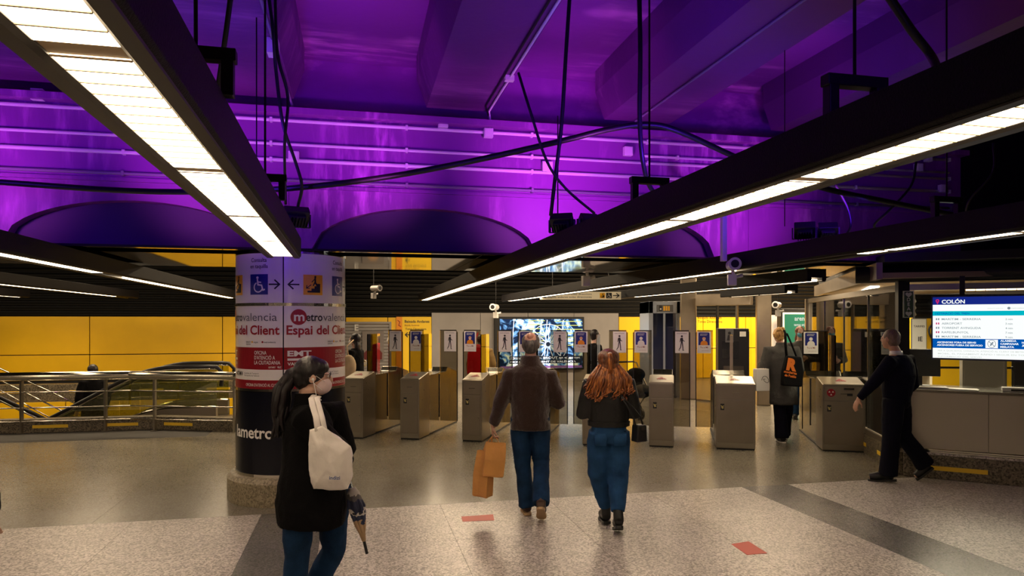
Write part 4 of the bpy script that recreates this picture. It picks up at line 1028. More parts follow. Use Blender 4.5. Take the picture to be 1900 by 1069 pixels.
for i, (d_, m_, v_) in enumerate((('MARÍTIM - SERRERIA', '2 min', '1'), ('AEROPORT', '3 min', '2'), ('TORRENT AVINGUDA', '4 min', '2'), ('RAFELBUNYOL', '7 min', '1'), ('MARÍTIM - SERRERIA', '9 min', '1'))):
    z = fz(.378+i*.0715)
    put_text(q, d_, .085, z, .022, y, 4, .01, {0: .36, 4: .36, 1: .19, 2: .36, 3: .25}[i]); put_text(q, m_, .66, z, .020, y, 4, .01); put_text(q, v_, .88, z, .021, y, 4, .01); put_text(q, '8', .985, z, .021, y, 4, .01)
    q.box(.03, .042, y, y+.001, z, z+.022, 5 if i in (1, 3) else 4); q.box(.05, .062, y, y+.001, z, z+.022, 5 if i in (1, 3) else 4)
put_text(q, 'ASCENSORS FORA DE SERVEI', .04, fz(.755), .018, y, 0, .05, .36); put_text(q, 'ASCENSORES FUERA DE SERVICIO', .04, fz(.80), .018, y, 0, .05, .42)
q.box(.485, .595, y, y+.001, fz(.825), fz(.69), 0)
ring = [(.54+.035*math.cos(2*PI*k/24), fz(.757)+.040*math.sin(2*PI*k/24)) for k in range(25)]; stroke(q, ring, .005, y-.001, y, 4); stroke(q, [(.515, fz(.72)), (.565, fz(.795))], .006, y-.001, y, 4); stroke(q, [(.53, fz(.78)), (.55, fz(.735))], .014, y-.0005, y, 4)
for i, s_ in enumerate(('ALAMEDA', 'CAMPANAR', 'MISLATA')): put_text(q, s_, .615, fz(.72+i*.048), .019, y, 0, .05, (.14, .16, .12)[i])
put_text(q, "NOU D'OCTUBRE", .80, fz(.745), .019, y, 0, .05, .22); put_text(q, 'ÀNGEL GUIMERÀ', .80, fz(.795), .019, y, 0, .05, .24)
put_text(q, 'PER A QUALSEVOL CONSULTA, ATENCIÓ AL CLIENT DE METROVALENCIA AMB TARGETA', .05, fz(.89), .016, y, 6, .01, 1.1); put_text(q, 'MÓBIL, EL PAGAMENT RÀPID I SEGUR EN TOTES LES MÀQUINES', .05, fz(.94), .016, y, 6, .01, 1.1); put_text(q, 'INFORMACIÓ DEL SERVEI', .05, fz(.985), .014, y, 6, .01, .4)
q.build('screen_picture', EM, t, fixn=False)
# things on and behind the counter
def onc(s, w, z=1.015):
    p = K+fd*s+Vector((-fd.y, fd.x))*w; return (p.x, p.y, z)
def monitor(s, w, W, Hm, label, rot=0):
    t = thing('computer_monitor', label, 'monitor', onc(s, w), af+rot)
    MB().box(-W/2, W/2, -.02, .02, .12, .12+Hm).box(-W/2+.05, W/2-.05, .02, .05, .15, .09+Hm).build('screen_back', m_black, t, bevel=.008)
    MB().box(-.04, .04, .0, .03, .01, .15).box(-.12, .12, -.07, .10, 0, .012).build('foot', m_black, t)
monitor(.17, .50, .46, .33, 'black monitor seen from behind, right of the walking man in navy', .1)
t = thing('steel_cabinet', 'grey steel cabinet standing behind the counter under the departure screen', 'cabinet', onc(.92, 1.0, 0), af)
MB().box(-.26, .20, 0, .45, 0, 1.42).build('cabinet_body', mat('cabinet_grey', (.30, .28, .24), .5, .3), t, bevel=.01)
MB().box(-.24, .18, -.012, 0, .05, 1.38).build('cabinet_door', mat('cabinet_grey2', (.34, .31, .27), .5, .3), t, bevel=.004)
t = thing('black_chair', 'black office chair back beside the grey steel cabinet', 'chair', onc(1.22, .98, 0), af)
MB().box(-.05, .12, 0, .1, .55, 1.38).build('backrest', m_black, t, bevel=.03); MB().box(-.05, .30, -.1, .35, .45, .53).build('seat', m_black, t, bevel=.03); MB().tube([(0,.1,.05),(0,.1,.46)], .03, 10).build('column', m_steeld, t)
for k in range(5): MB().tube([(0, .1, .09), (.28*math.cos(k*1.257), .1+.28*math.sin(k*1.257), .03)], .02, 6).build('leg', m_black, t)
def sheets(s, w, n, wd, dp, label, rot=0, m=m_paper):
    b = MB(); random.seed(n)
    for k in range(n): b.obox((random.uniform(-.01, .01), random.uniform(-.01, .01), .003+k*.005), (wd, dp, .003), Matrix.Rotation(random.uniform(-.1, .1), 3, 'Z'))
    tag(b.build('paper_stack', m, None, onc(s, w), af+rot), label, 'papers')
sheets(.30, .14, 5, .30, .2, 'loose stack of papers at the left end of the counter', .1)
sheets(.58, .12, 3, .34, .21, 'pale flat folder catching violet light on the counter', -.05)
t = thing('card_printer', 'white desk device with a dark slot on the counter', 'device', onc(1.12, .10), af)
MB().box(-.15, .15, 0, .12, 0, .05).build('device_body', m_white, t, bevel=.01); MB().box(-.07, .06, -.004, .0, .012, .032).build('slot', m_black, t)
t = thing('microphone', 'thin gooseneck microphone standing on the counter', 'microphone', onc(1.12, .42), af)
MB().lathe([(.05, 0), (.05, .015), (.02, .03), (.008, .03)], 16).build('base', m_black, t)
MB().tube([(0, 0, .03), (0, 0, .14), (-.01, -.01, .20), (-.02, -.03, .24)], .005, 8).build('neck', m_black, t, smooth=True); MB().tube([(-.02, -.03, .235), (-.027, -.045, .27)], .010, 8).build('head', m_black, t)
t = thing('telephone', 'black telephone near the right end of the counter', 'telephone', onc(1.45, .16), af)
MB().prism([(-.09, 0), (.09, 0), (.09, .05), (-.09, .025)], -.09, .12, 'x').build('phone_base', m_black, t, bevel=.006); MB().tube([(-.06, -.08, .06), (-.06, 0, .075), (-.06, .09, .075)], .018, 8).build('handset', m_black, t)
# inside the booth: dark blue stand sign, headset, board
q = P(1636, 600, 11.2)
t = thing('stand_sign', 'dark blue round-topped stand sign with white lettering behind the booth glass', 'sign', (q.x, 11.2, 0), 0)
w2 = .25; pts = [(-w2, .75), (w2, .75), (w2, 1.42)]+[(w2*math.cos(a), 1.42+.2*math.sin(a)) for a in [PI*k/12 for k in range(1, 12)]]+[(-w2, 1.42)]
MB().prism(pts, -.02, .02, 'y').build('board', mat('stand_blue', (.01, .015, .05), .5), t); MB().box(-.02, .02, -.01, .01, 0, .76).box(-.2, .2, -.15, .15, 0, .02).build('foot', m_steeld, t)
q = MB(); put_text(q, 'metrovalencia', -.20, 1.42, .03, -.022, 0, .01, .3); put_text(q, '“SI', -.21, 1.20, .13, -.022, 0, .02); put_text(q, 'GES', -.21, 1.00, .13, -.022, 0, .02); q.build('lettering', mat('sign_ice', (.45, .55, .65), .5), t)
q = P(1611, 650, 10.6); tag(MB().box(-.35, .5, -.3, .3, 1.0, 1.03).box(-.33, -.29, -.28, .28, 0, 1.0).box(.44, .48, -.28, .28, 0, 1.0).build('desk', mat('desk_cream', (.6, .52, .4), .5), None, (5.95, 11.0, 0)), 'pale desk inside the glazed booth', 'desk')
q = P(1726, 604, 10.9)
t = thing('notice_board', 'tall framed white notice inside the booth left of the screen', 'poster', (q.x+.0, 12.6, 1.20), 0); t.location.x = px2(1704, 12.6)
MB().box(-.14, .14, -.02, 0, 0, .66).build('frame', m_grey, t); MB().box(-.125, .125, -.025, -.02, .015, .645).build('sheet', m_paper, t)
qb = MB(); put_text(qb, 'TARIFES', -.10, .50, .035, -.027, 0, .02, .2); put_text(qb, 'IE', -.02, .25, .08, -.027, 0, .03); qb.build('lettering', m_ink, t)
# booth inner back wall of yellow panels
t = struct('wall_booth', MB().box(0, 5.4, 0, .1, 0, 2.3), m_blackm, rz=math.radians(-6)); t.location = (px2(1698, 12.9), 12.9, 0)
for i in range(4):
    for z0, z1 in ((.0, .95), (.97, 1.87)): MB().box(i*1.3+.01, i*1.3+1.29, -.04, 0, z0+.01, z1-.01).build('wall_panel', m_yel, t)
for k in range(3):
    MB().prism([(-.06, 1.93+k*.12), (0, 1.90+k*.12), (0, 1.98+k*.12)], 0, 5.4, 'x').build('louvre_slat', m_louv, t)
t = thing('cable_coil', 'black cable coil hanging on the yellow booth wall left of the screen', 'cable', (px2(1732, 12.75), 12.72, 1.62))
MB().tube([(.11*math.cos(a), -.02+.01*math.sin(3*a), .14*math.sin(a)) for a in [2*PI*k/24 for k in range(25)]], .018, 8).build('coil', m_black, t, smooth=True); MB().box(-.01, .01, -.04, .06, .12, .15).build('hook', m_black, t)
# ================================================================ people
def cloth(name, c, rough=.85, bump=.4, bs=120, sheen=0, var=.12):
    m = mat(name, c, rough, var=var, vs_=9, bump=bump, bs=bs, spec=.12); 
    if sheen: m.node_tree.nodes['Principled BSDF'].inputs['Sheen Weight'].default_value = sheen
    return m
m_skin = mat('skin', (.52, .28, .19), .5); m_skin2 = mat('skin_light', (.60, .36, .27), .5)
tx = bpy.data.textures.new('folds', 'CLOUDS'); tx.noise_scale = .11; tx.noise_depth = 2
tx2 = bpy.data.textures.new('locks', 'CLOUDS'); tx2.noise_scale = .03
def soft(mb, name, m, parent, vox=.012, fold=0, tex=None, sm=6, shade=True, rz=0):
    """merge overlapping volumes into one continuous skin"""
    o = mb.build(name, m, parent, rz=rz, smooth=True)
    r = o.modifiers.new('skin', 'REMESH'); r.mode = 'VOXEL'; r.voxel_size = vox; r.use_smooth_shade = True
    s = o.modifiers.new('smooth', 'SMOOTH'); s.factor = .5; s.iterations = sm
    if fold:
        d_ = o.modifiers.new('folds', 'DISPLACE'); d_.texture = tex or tx; d_.strength = fold; d_.mid_level = .5; d_.texture_coords = 'LOCAL'
    dg = bpy.context.evaluated_depsgraph_get(); dg.update()
    me = bpy.data.meshes.new_from_object(o.evaluated_get(dg)); old = o.data; o.modifiers.clear(); o.data = me; bpy.data.meshes.remove(old)
    me.shade_smooth()
    return o
def V(*a): return Vector(a)
def frame(f, n):
    f = f.normalized(); n = (n-f*n.dot(f)).normalized(); w_ = f.cross(n); return f, n, w_
def hand(mb, wr, f, n, side, curl=.5, s=1.0):
    f, n, w_ = frame(f, n); R = Matrix((w_, f, n)).transposed()
    mb.tube([wr-f*.03, wr+f*.02*s], .024*s, 10); mb.ell(wr+f*.048*s, (.039*s, .052*s, .015*s), R, 12, 8)
    for k in range(4):
        b = wr+f*(.085-.006*abs(k-1.3))*s+w_*(k-1.5)*.0195*s; L_ = (.040, .026, .021); sc = (.95, 1.08, 1.0, .8)[k]
        pts = [b-f*.02*s]; d_ = f.copy(); p = b; pts.append(p)
        for j in range(3):
            a = curl*(.6+.35*j); d_ = (Matrix.Rotation(a, 3, w_ if True else w_) @ d_)
            if d_.dot(n) < 0 and j == 0: d_ = Matrix.Rotation(-2*a, 3, w_) @ d_; sg = -1
            p = p+d_*L_[j]*sc*s; pts.append(p)
        mb.tube(pts, [.0095*s, .0092*s, .0086*s, .0078*s, .006*s], 8)
    tb = wr+f*.022*s+w_*side*.030*s
    q1 = tb+(f*.5+w_*side*.6+n*.35).normalized()*.036*s; q2 = q1+(f*.75+w_*side*.05+n*.5).normalized()*.030*s; q3 = q2+(f*.7-w_*side*.2+n*.6).normalized()*.022*s
    mb.tube([tb-f*.01, tb, q1, q2, q3], [.013*s, .0125*s, .011*s, .0095*s, .007*s], 8)
def curl_fix(): pass
def head(mb, c, yaw, pitch=0, s=1.0, ears=True):
    R = Matrix.Rotation(yaw, 3, 'Z') @ Matrix.Rotation(pitch, 3, 'X'); q = lambda x, y, z: c+R @ V(x*s, y*s, z*s)
    mb.ell(q(0, -.008, .022), (.074*s, .094*s, .092*s), R, 18, 12)     # skull
    mb.ell(q(0, .030, -.030), (.058*s, .066*s, .078*s), R, 16, 10)     # face
    mb.ell(q(0, .052, -.078), (.034*s, .034*s, .028*s), R, 12, 8)      # chin
    mb.tube([q(0, .090, .020), q(0, .108, -.012), q(0, .100, -.026)], [.008*s, .0135*s, .011*s], 8)   # nose
    mb.ell(q(0, .086, -.052), (.024*s, .012*s, .010*s), R, 10, 6)      # lips
    for sx in (-1, 1):
        mb.ell(q(sx*.030, .078, .018), (.020*s, .014*s, .010*s), R, 8, 6)
        if ears: mb.ell(q(sx*.076, .000, -.005), (.010*s, .020*s, .032*s), R @ Matrix.Rotation(-sx*.25, 3, 'Z'), 10, 8)
    return R, q
def eyes(c, R, s, parent):
    e = MB(); p_ = MB()
    for sx in (-1, 1):
        a = c+R @ V(sx*.030*s, .085*s, .013*s); e.ell(a, (.0125*s, .008*s, .008*s), R, 10, 6); p_.ell(a+R @ V(0, .006*s, 0), (.0055*s, .004*s, .0055*s), R, 8, 6)
    e.build('eyes', mat('eye_white', (.7, .68, .65), .2) if 'eye_white' not in bpy.data.materials else bpy.data.materials['eye_white'], parent, smooth=True)
    p_.build('irises', m_ink, parent, smooth=True)
def mask(c, R, s, m, parent):
    q = lambda x, y, z: c+R @ V(x*s, y*s, z*s); mb = MB()
    mb.ell(q(0, .052, -.045), (.062*s, .062*s, .056*s), R, 18, 12); o = soft(mb, 'face_mask', m, parent, .008, 0, sm=2)
    l = MB()
    for sx in (-1, 1): l.tube([q(sx*.055, .07, -.02), q(sx*.076, .02, .012), q(sx*.083, -.018, .0), q(sx*.078, .02, -.04), q(sx*.052, .06, -.07)], .0016*s, 6)
    l.build('mask_loop', m_white, o)
    return o
def person(loc, label, J, look, group=None):
    """J: joints, world-aligned offsets from loc. yaw: heading of the chest, hyaw: heading of the head"""
    t = thing('person', label, 'person', loc, 0, group)
    yaw, hyaw = J.get('yaw', 0), J.get('hyaw', J.get('yaw', 0)); sc = look.get('scale', 1)
    hc, nk, ch, pv = V(*J['head']), V(*J['neck']), V(*J['chest']), V(*J['pelvis'])
    vox = look.get('vox', .010)
    b = MB(); R, q = head(b, hc, hyaw, J.get('pitch', 0), look.get('hs', 1))
    b.tube([nk-V(0,0,.06), nk, hc+R @ V(0, -.018, -.06)], [.075, .056, .052], 12)
    wy = lambda p, rx, ry: (p, rx, ry, yaw)
    gx = look.get('girth', 1)
    b.rings([wy(pv-V(0,0,.08), .13*gx, .10*gx), wy(pv, .155*gx, .105*gx), wy(pv.lerp(ch, .5), .125*gx, .09*gx), wy(ch, .15*gx, .10*gx), wy(nk-V(0,0,.09), .14*gx, .085*gx), wy(nk-V(0,0,.02), .07, .06)], 16)
    for s, S in ((-1, 'l'), (1, 'r')):
        sh, el, wr = V(*J['sh'+S]), V(*J['el'+S]), V(*J['wr'+S])
        b.tube([ch.lerp(sh, .5), sh, sh.lerp(el, .5), el, el.lerp(wr, .4), wr], [.06, .052, .044, .036, .036, .025], 12)
        hp, kn, an, to = V(*J['hp'+S]), V(*J['kn'+S]), V(*J['an'+S]), V(*J['to'+S])
        b.tube([hp, hp.lerp(kn, .5), kn, kn.lerp(an, .35), an], [.082, .070, .052, .050, .032], 12)
        b.tube([an, an.lerp(to, .6)-V(0,0,.02), to], [.032, .03, .022], 10)
        if S in look.get('hands', 'lr'):
            hf, hn = J.get('hd'+S, (tuple((wr-el).normalized()), (0, 1, 0)))
            hand(b, wr, V(*hf), V(*hn), look.get('thumb'+S, -s), look.get('curl'+S, .45), look.get('hands_s', 1))
    bo = soft(b, 'body', look.get('skin', m_skin), t, min(vox, .0075) if vox < .011 else vox, 0, sm=3)
    eyes(hc, R, look.get('hs', 1), t)
    # shoes
    for s, S in ((-1, 'l'), (1, 'r')):
        an, to = V(*J['an'+S]), V(*J['to'+S]); sh_ = MB(); d_ = (to-an); 
        up = V(0, 0, 1); hl = an-V(d_.x, d_.y, 0).normalized()*.055+V(0,0,-.045); 
        if 'heel'+S in J: hl = V(*J['heel'+S])
        ball = hl.lerp(to, .68)
        sh_.tube([hl+V(0,0,.02), hl.lerp(ball, .45)+V(0,0,.03), ball+V(0,0,.018), to+V(0,0,.012)], [.040, .043, .048, .036], 12)
        sh_.tube([hl.lerp(ball, .2)+V(0,0,.03), an+V(0,0,.02+look.get('boot', 0))], [.045, .043], 12)
        so = soft(sh_, 'shoe', look.get('shoe', m_black), t, .009, 0, sm=2)
        so_ = MB(); L_ = (to-hl).normalized(); w_ = L_.cross(up).normalized(); n_ = w_.cross(L_)
        out = []
        for f, hw in ((-.12, .015), (-.08, .032), (.1, .038), (.4, .036), (.75, .047), (.95, .040), (1.08, .022)): out.append((f, hw))
        Lh = (to-hl).length; ps = [hl+L_*f*Lh+w_*hw for f, hw in out]+[hl+L_*f*Lh-w_*hw for f, hw in out[::-1]]
        lo = [p-n_*.040 for p in ps]; hi = [p-n_*.018 for p in ps]; n = len(ps)
        so_.add(lo+hi, [tuple(range(n))[::-1], tuple(range(n, 2*n))]+[(i, (i+1) % n, n+(i+1) % n, n+i) for i in range(n)])
        so_.build('sole', look.get('sole', m_black), so)
    # trousers
    tr = MB()
    if 'trousers' in look:
        prf = look.get('leg', [(.0, .105), (.25, .095), (.5, .078), (.75, .075), (1, .078)])
        tr.rings([wy(pv-V(0,0,.12), .10*gx, .10*gx), wy(pv-V(0,0,.05), .165*gx, .125*gx), wy(pv+V(0,0,.08), .155*gx, .115*gx), wy(pv+V(0,0,.14), .145*gx, .105*gx)], 18)
        for S in 'lr':
            hp, kn, an = V(*J['hp'+S]), V(*J['kn'+S]), V(*J['an'+S])-V(0,0,look.get('cuff', .02)); pts = []; rr = []
            for k in range(9):
                f = k/8; p = hp.lerp(kn, f*2) if f <= .5 else kn.lerp(an, f*2-1)
                r_ = 0
                for (a, ra), (c_, rc) in zip(prf, prf[1:]):
                    if a <= f <= c_: r_ = ra+(rc-ra)*(f-a)/(c_-a)
                pts.append(p); rr.append(r_*gx)
            tr.tube(pts, rr, 14)
        o = soft(tr, 'trousers', look['trousers'], t, vox, look.get('fold', .02), sm=4)
    # coat or jacket
    if 'coat' in look:
        c = MB(); rows = look['rows']       # (z, rx, ry, dx, dy)
        c.rings([(V(r[3] if len(r) > 3 else pv.x+(ch.x-pv.x)*max(0, min(1, (r[0]-pv.z)/(ch.z-pv.z))), r[4] if len(r) > 4 else pv.y+(ch.y-pv.y)*max(0, min(1, (r[0]-pv.z)/(ch.z-pv.z))), r[0]), r[1], r[2], yaw) for r in rows], 22)
        sl_ = look.get('sleeve', (.075, .068, .055, .048))
        for S in 'lr':
            sh, el, wr = V(*J['sh'+S]), V(*J['el'+S]), V(*J['wr'+S]); e2 = el.lerp(wr, look.get('slen', .96))
            c.tube([ch.lerp(sh, .62)+V(0,0,.02), sh, sh.lerp(el, .5), el, el.lerp(e2, .5), e2], [sl_[0]*1.05, sl_[0], (sl_[0]+sl_[1])/2, sl_[1], sl_[2], sl_[3]], 14)
        o = soft(c, look.get('coat_name', 'jacket'), look['coat'], t, vox, look.get('cfold', .022), sm=4)
        t['_coat'] = 1; del t['_coat']
        if 'collar' in look:
            k = MB(); cr = look.get('collar_r', .07); k.rings([(nk-V(0,0,.06), cr+.02, cr+.01, yaw), (nk+V(0,0,.0), cr+.008, cr+.004, yaw), (nk+V(0,0,look['collar']), cr, cr, yaw)], 18)
            soft(k, 'collar', look['coat'], t, .009, .004, sm=2)
    return t, hc, R, q
def hairm(name, c1, c2, sc=60):
    m = mat(name, c1, .42); nt = m.node_tree; n = nt.nodes; L = nt.links; tc = n.new('ShaderNodeTexCoord'); mp = n.new('ShaderNodeMapping'); mp.inputs['Scale'].default_value = (1, 1, .12)
    nz = n.new('ShaderNodeTexNoise'); nz.inputs['Scale'].default_value = sc; nz.inputs['Detail'].default_value = 4; r = n.new('ShaderNodeValToRGB')
    L.new(tc.outputs['Object'], mp.inputs[0]); L.new(mp.outputs[0], nz.inputs['Vector']); L.new(nz.outputs[0], r.inputs[0])
    r.color_ramp.elements[0].color = (*c1, 1); r.color_ramp.elements[0].position = .35; r.color_ramp.elements[1].color = (*c2, 1); r.color_ramp.elements[1].position = .7
    L.new(r.outputs[0], n['Principled BSDF'].inputs['Base Color'])
    bp = n.new('ShaderNodeBump'); bp.inputs['Strength'].default_value = .6; bp.inputs['Distance'].default_value = .006; L.new(nz.outputs[0], bp.inputs['Height']); L.new(bp.outputs[0], n['Principled BSDF'].inputs['Normal'])
    return m
def locks(paths, r, n, spread, m, parent, name='hair_lock', wav=.01, seed=1):
    """bundle of wavy tapering strands following one guide path"""
    random.seed(seed)
    mb = MB(); g = [Vector(p) for p in paths]
    for i in range(n):
        o0 = V(random.uniform(-1, 1), random.uniform(-1, 1), random.uniform(-.3, .3)); ph = random.uniform(0, 6); fr = random.uniform(1.4, 2.6); pts = []; rs = []
        for k in range(13):
            f = k/12; x = f*(len(g)-1); a = min(int(x), len(g)-2); p = g[a].lerp(g[a+1], x-a)
            sp = spread[0]+(spread[1]-spread[0])*f
            p = p+o0*sp+V(math.sin(ph+f*fr*6)*wav*f, math.cos(ph*1.3+f*fr*5)*wav*f, 0); pts.append(p); rs.append(r*(1-.75*f**2)+.001)
        if random.random() < .5: pts = pts[:random.randint(10, 13)]
        mb.tube(pts, rs, 6)
    return mb.build(name, m, parent, smooth=True)
def blob_hair(ells, m, parent, R, c, fold=.008, vox=.008, name='hair', sm=2):
    mb = MB()
    for (x, y, z, a, b, d_) in ells: mb.ell(c+R @ V(x, y, z), (a, b, d_), R, 18, 12)
    return soft(mb, name, m, parent, vox, fold, tx2, sm)
m_denim = cloth('dark_denim', (.010, .034, .090), .8, .3, 200, var=.35); m_denim2 = cloth('blue_denim', (.018, .065, .17), .8, .3, 200, var=.3)
m_blackwool = cloth('black_wool', (.0035, .0032, .0038), .9, .5, 90); m_leather = mat('black_leather', (.006, .006, .007), .42, bump=.3, bs=40)
m_brown = cloth('brown_wool', (.030, .012, .008), .95, .8, 160, .5); m_greyc = cloth('grey_wool', (.085, .082, .078), .95, .7, 110)
m_navyk = cloth('navy_knit', (.004, .004, .013), .95, .4, 110); m_navyt = cloth('navy_trousers', (.004, .004, .011), .85, .2, 100)
# ---- 1: man with the paper bags
t, hc, R, q = person((.15, 6.5, 0), 'balding man in a brown sweater and blue jeans walking away with two paper bags',
 dict(head=(.025, .03, 1.585), neck=(.02, .0, 1.44), chest=(.02, 0, 1.22), pelvis=(.02, 0, .93), yaw=.06, hyaw=-.10,
  shl=(-.17, 0, 1.305), ell=(-.25, -.03, 1.06), wrl=(-.325, .02, .835), hdl=((-.05, .05, -1), (1, 0, 0)),
  shr=(.20, 0, 1.30), elr=(.275, -.02, 1.04), wrr=(.22, .24, 1.10), hdr=((-.3, .9, .15), (-.8, 0, -.3)),
  hpl=(-.075, 0, .92), knl=(-.055, .06, .50), anl=(-.01, .06, .09), tol=(-.03, .24, .035),
  hpr=(.105, 0, .92), knr=(.125, .06, .50), anr=(.11, -.24, .19), tor=(.12, -.12, .045), heelr=(.105, -.30, .17)),
 dict(coat=m_brown, coat_name='sweater', rows=[(.80, .185, .13), (.84, .19, .135), (.92, .178, .135), (1.05, .185, .14), (1.2, .195, .145), (1.27, .20, .14), (1.33, .195, .125), (1.375, .16, .10), (1.41, .11, .085), (1.45, .08, .075)],
  sleeve=(.078, .072, .060, .050), collar=.045, collar_r=.085, trousers=m_denim, leg=[(0, .098), (.3, .092), (.5, .078), (.8, .074), (1, .08)], vox=.010, gx=1, shoe=mat('brown_shoe', (.06, .03, .02), .6), sole=mat('tan_sole', (.45, .30, .16), .6), curll=.9, curlr=.6, thumbl=1))
m_grh = hairm('grey_hair', (.035, .030, .027), (.16, .14, .125), 90)
blob_hair([(0, -.024, .000, .083, .090, .080), (0, -.05, -.03, .066, .06, .058), (-.035, .0, .035, .050, .07, .06), (.035, .0, .035, .050, .07, .06)], m_grh, t, R, hc, .005)
mb = MB(); mb.ell(hc+R @ V(0, -.042, .068), (.040, .055, .045), R, 14, 10); soft(mb, 'bald_crown', mat('crown_skin', (.42, .20, .13), .45), t, .007, sm=2)
bh = V(.15-.325, 6.5+.02, .745)
m_kraft = mat('kraft_paper', (.62, .29, .075), .7, var=.12, vs_=6, bump=.5, bs=25)
def paperbag(c, w_, d_, h, rz, label, tilt=.0, grip=None):
    t = thing('paper_bag', label, 'paper bag', c, rz, 'kraft paper bags in one hand')
    bm_ = MB(); a, b = w_/2, d_/2; rows = []
    R = Matrix.Rotation(tilt, 3, 'Y')
    for (z, k, s) in ((0, .94, .94), (.015, 1, 1), (h*.5, 1.0, .96), (h*.85, .97, .55), (h, .93, .30)):
        pts = []
        for (x, y) in ((-a, -b), (-a*.3, -b*1.02), (a*.4, -b*.98), (a, -b), (a*.97, 0), (a, b), (0, b*1.02), (-a, b), (-a*.96, 0)):
            pts.append(R @ V(x*k+random.uniform(-.006, .006), y*s+random.uniform(-.006, .006), z-h)+V(0, 0, 0))
        rows.append(pts)
    n = 9
    bm_.add([p for r in rows for p in r], [tuple(range(n))[::-1]]+[(i*n+k, i*n+(k+1) % n, (i+1)*n+(k+1) % n, (i+1)*n+k) for i in range(4) for k in range(n)], 0)
    o = bm_.build('bag_body', m_kraft, t, bevel=.003); sd = o.modifiers.new('thick', 'SOLIDIFY'); sd.thickness = .003
    g = (grip-V(*c)); g = Matrix.Rotation(-rz, 3, 'Z') @ g
    for s in (-1, 1):
        p0 = R @ V(-a*.4, s*b*.25, -.03); p1 = R @ V(a*.4, s*b*.25, -.03)
        MB().tube([p0, p0.lerp(g, .5)+V(-.01, 0, .01), g, p1.lerp(g, .5)+V(.01, 0, .01), p1], .0035, 6).build('handle', m_kraft, t, smooth=True)
    return t
random.seed(3)
paperbag((bh.x+.025, bh.y-.05, .685), .195, .12, .31, .12, 'squarer kraft paper bag, the right one in the walking man\'s hand', .10, bh)
paperbag((bh.x-.075, bh.y-.02, .60), .15, .12, .42, -.5, 'longer slimmer kraft paper bag hanging on the left in the man\'s hand', .06, bh)
# ---- 2: auburn haired woman
t, hc, R, q = person((.835, 6.05, 0), 'woman with wavy auburn hair in a black jacket and wide blue jeans walking away',
 dict(head=(.0, .03, 1.46), neck=(0, .01, 1.33), chest=(0, 0, 1.15), pelvis=(.0, 0, .88), yaw=-.05, hyaw=0,
  shl=(-.165, 0, 1.265), ell=(-.215, .02, 1.00), wrl=(-.12, .23, 1.02), hdl=((.4, .9, .1), (.5, 0, -.5)),
  shr=(.165, 0, 1.265), elr=(.225, .02, 1.0), wrr=(.13, .23, 1.02), hdr=((-.4, .9, .1), (-.5, 0, -.5)),
  hpl=(-.085, 0, .86), knl=(-.075, .10, .47), anl=(.0, .20, .10), tol=(-.01, .37, .035),
  hpr=(.085, 0, .86), knr=(.085, .04, .45), anr=(.06, -.13, .135), tor=(.07, -.02, .045), heelr=(.06, -.19, .11)),
 dict(coat=m_leather, rows=[(.895, .165, .115), (.93, .172, .12), (1.0, .17, .12), (1.12, .18, .125), (1.22, .18, .12), (1.29, .145, .09), (1.33, .08, .07)],
  sleeve=(.070, .066, .056, .045), cfold=.016, trousers=m_denim2, leg=[(0, .100), (.25, .108), (.5, .100), (.8, .078), (1, .062)], cuff=-.06, girth=.95, vox=.009, boot=.06, hs=.94, fold=.022, skin=m_skin2))
m_aub = hairm('auburn_hair', (.13, .030, .008), (.62, .22, .05), 70); m_aub2 = hairm('deep_auburn_hair', (.07, .016, .006), (.30, .09, .025), 70); m_dkb = hairm('brown_roots', (.045, .014, .007), (.26, .09, .03), 80)
blob_hair([(0, -.02, .012, .092, .098, .098), (0, -.045, -.05, .088, .066, .085), (-.045, -.02, .03, .05, .07, .06), (.045, -.02, .03, .05, .07, .06)], m_dkb, t, R, hc, .008)
blob_hair([(0, -.055, -.10, .118, .062, .085), (-.05, -.06, -.17, .095, .055, .095), (.05, -.06, -.17, .095, .055, .095), (0, -.075, -.20, .12, .05, .085), (-.09, -.035, -.13, .05, .05, .07), (.09, -.035, -.13, .05, .05, .07)], m_aub, t, R, hc, .03, .009, 'long_hair', 1)
random.seed(8)
for i in range(17):
    a = -1.35+2.7*i/16; x = math.sin(a)
    st = hc+V(x*.085, -.055-.02*math.cos(a), -.035); ed = hc+V(x*.185, -.085-.045*math.cos(a), -.245-.055*math.cos(a)+random.uniform(-.02, .02))
    mid = st.lerp(ed, .5)+V(x*.030, -.028, .012)
    ed.z += random.uniform(-.03, .04); x_ = V(random.uniform(-.02, .02), -.02, 0); locks([st, mid, ed-x_*.3+V(0, 0, .03), ed+x_], .0085, 12, (.008, .026), m_aub if i % 3 else m_aub2, t, wav=.022, seed=20+i)
locks([hc+V(0, -.105, .065), hc+V(0, -.135, .0), hc+V(.0, -.13, -.10)], .016, 9, (.004, .012), m_aub, t, 'gathered_lock', .004, 5)
mb = MB(); mb.ell(hc+V(0, -.108, .068), (.018, .012, .012)); mb.build('hair_tie', m_cream, t, smooth=True)
mb = MB(); mb.tube([V(.835, 6.05, 0)-V(.835, 6.05, 0)+V(.0, -.10, 1.02), V(.0, -.125, 1.0)], .001)
b_ = MB(); b_.rings([(V(0,0,.905), .180, .130, -.05), (V(0,0,.945), .183, .132, -.05)], 26); b_.build('jacket_belt', m_leather, t)
pk = MB(); 
for sx in (-1, 1): pk.rings([(V(sx*.082, -.103+abs(0), .745), .05, .012, 0), (V(sx*.082, -.108, .80), .058, .012, 0), (V(sx*.082, -.103, .85), .056, .012, 0)], 12)
pk.build('back_pocket', m_denim2, t, smooth=True)
hb = P(1186, 802, 5.95)
t = thing('handbag', 'small black handbag hanging at the right hip of the auburn haired woman', 'bag', (hb.x, hb.y, hb.z), .5)
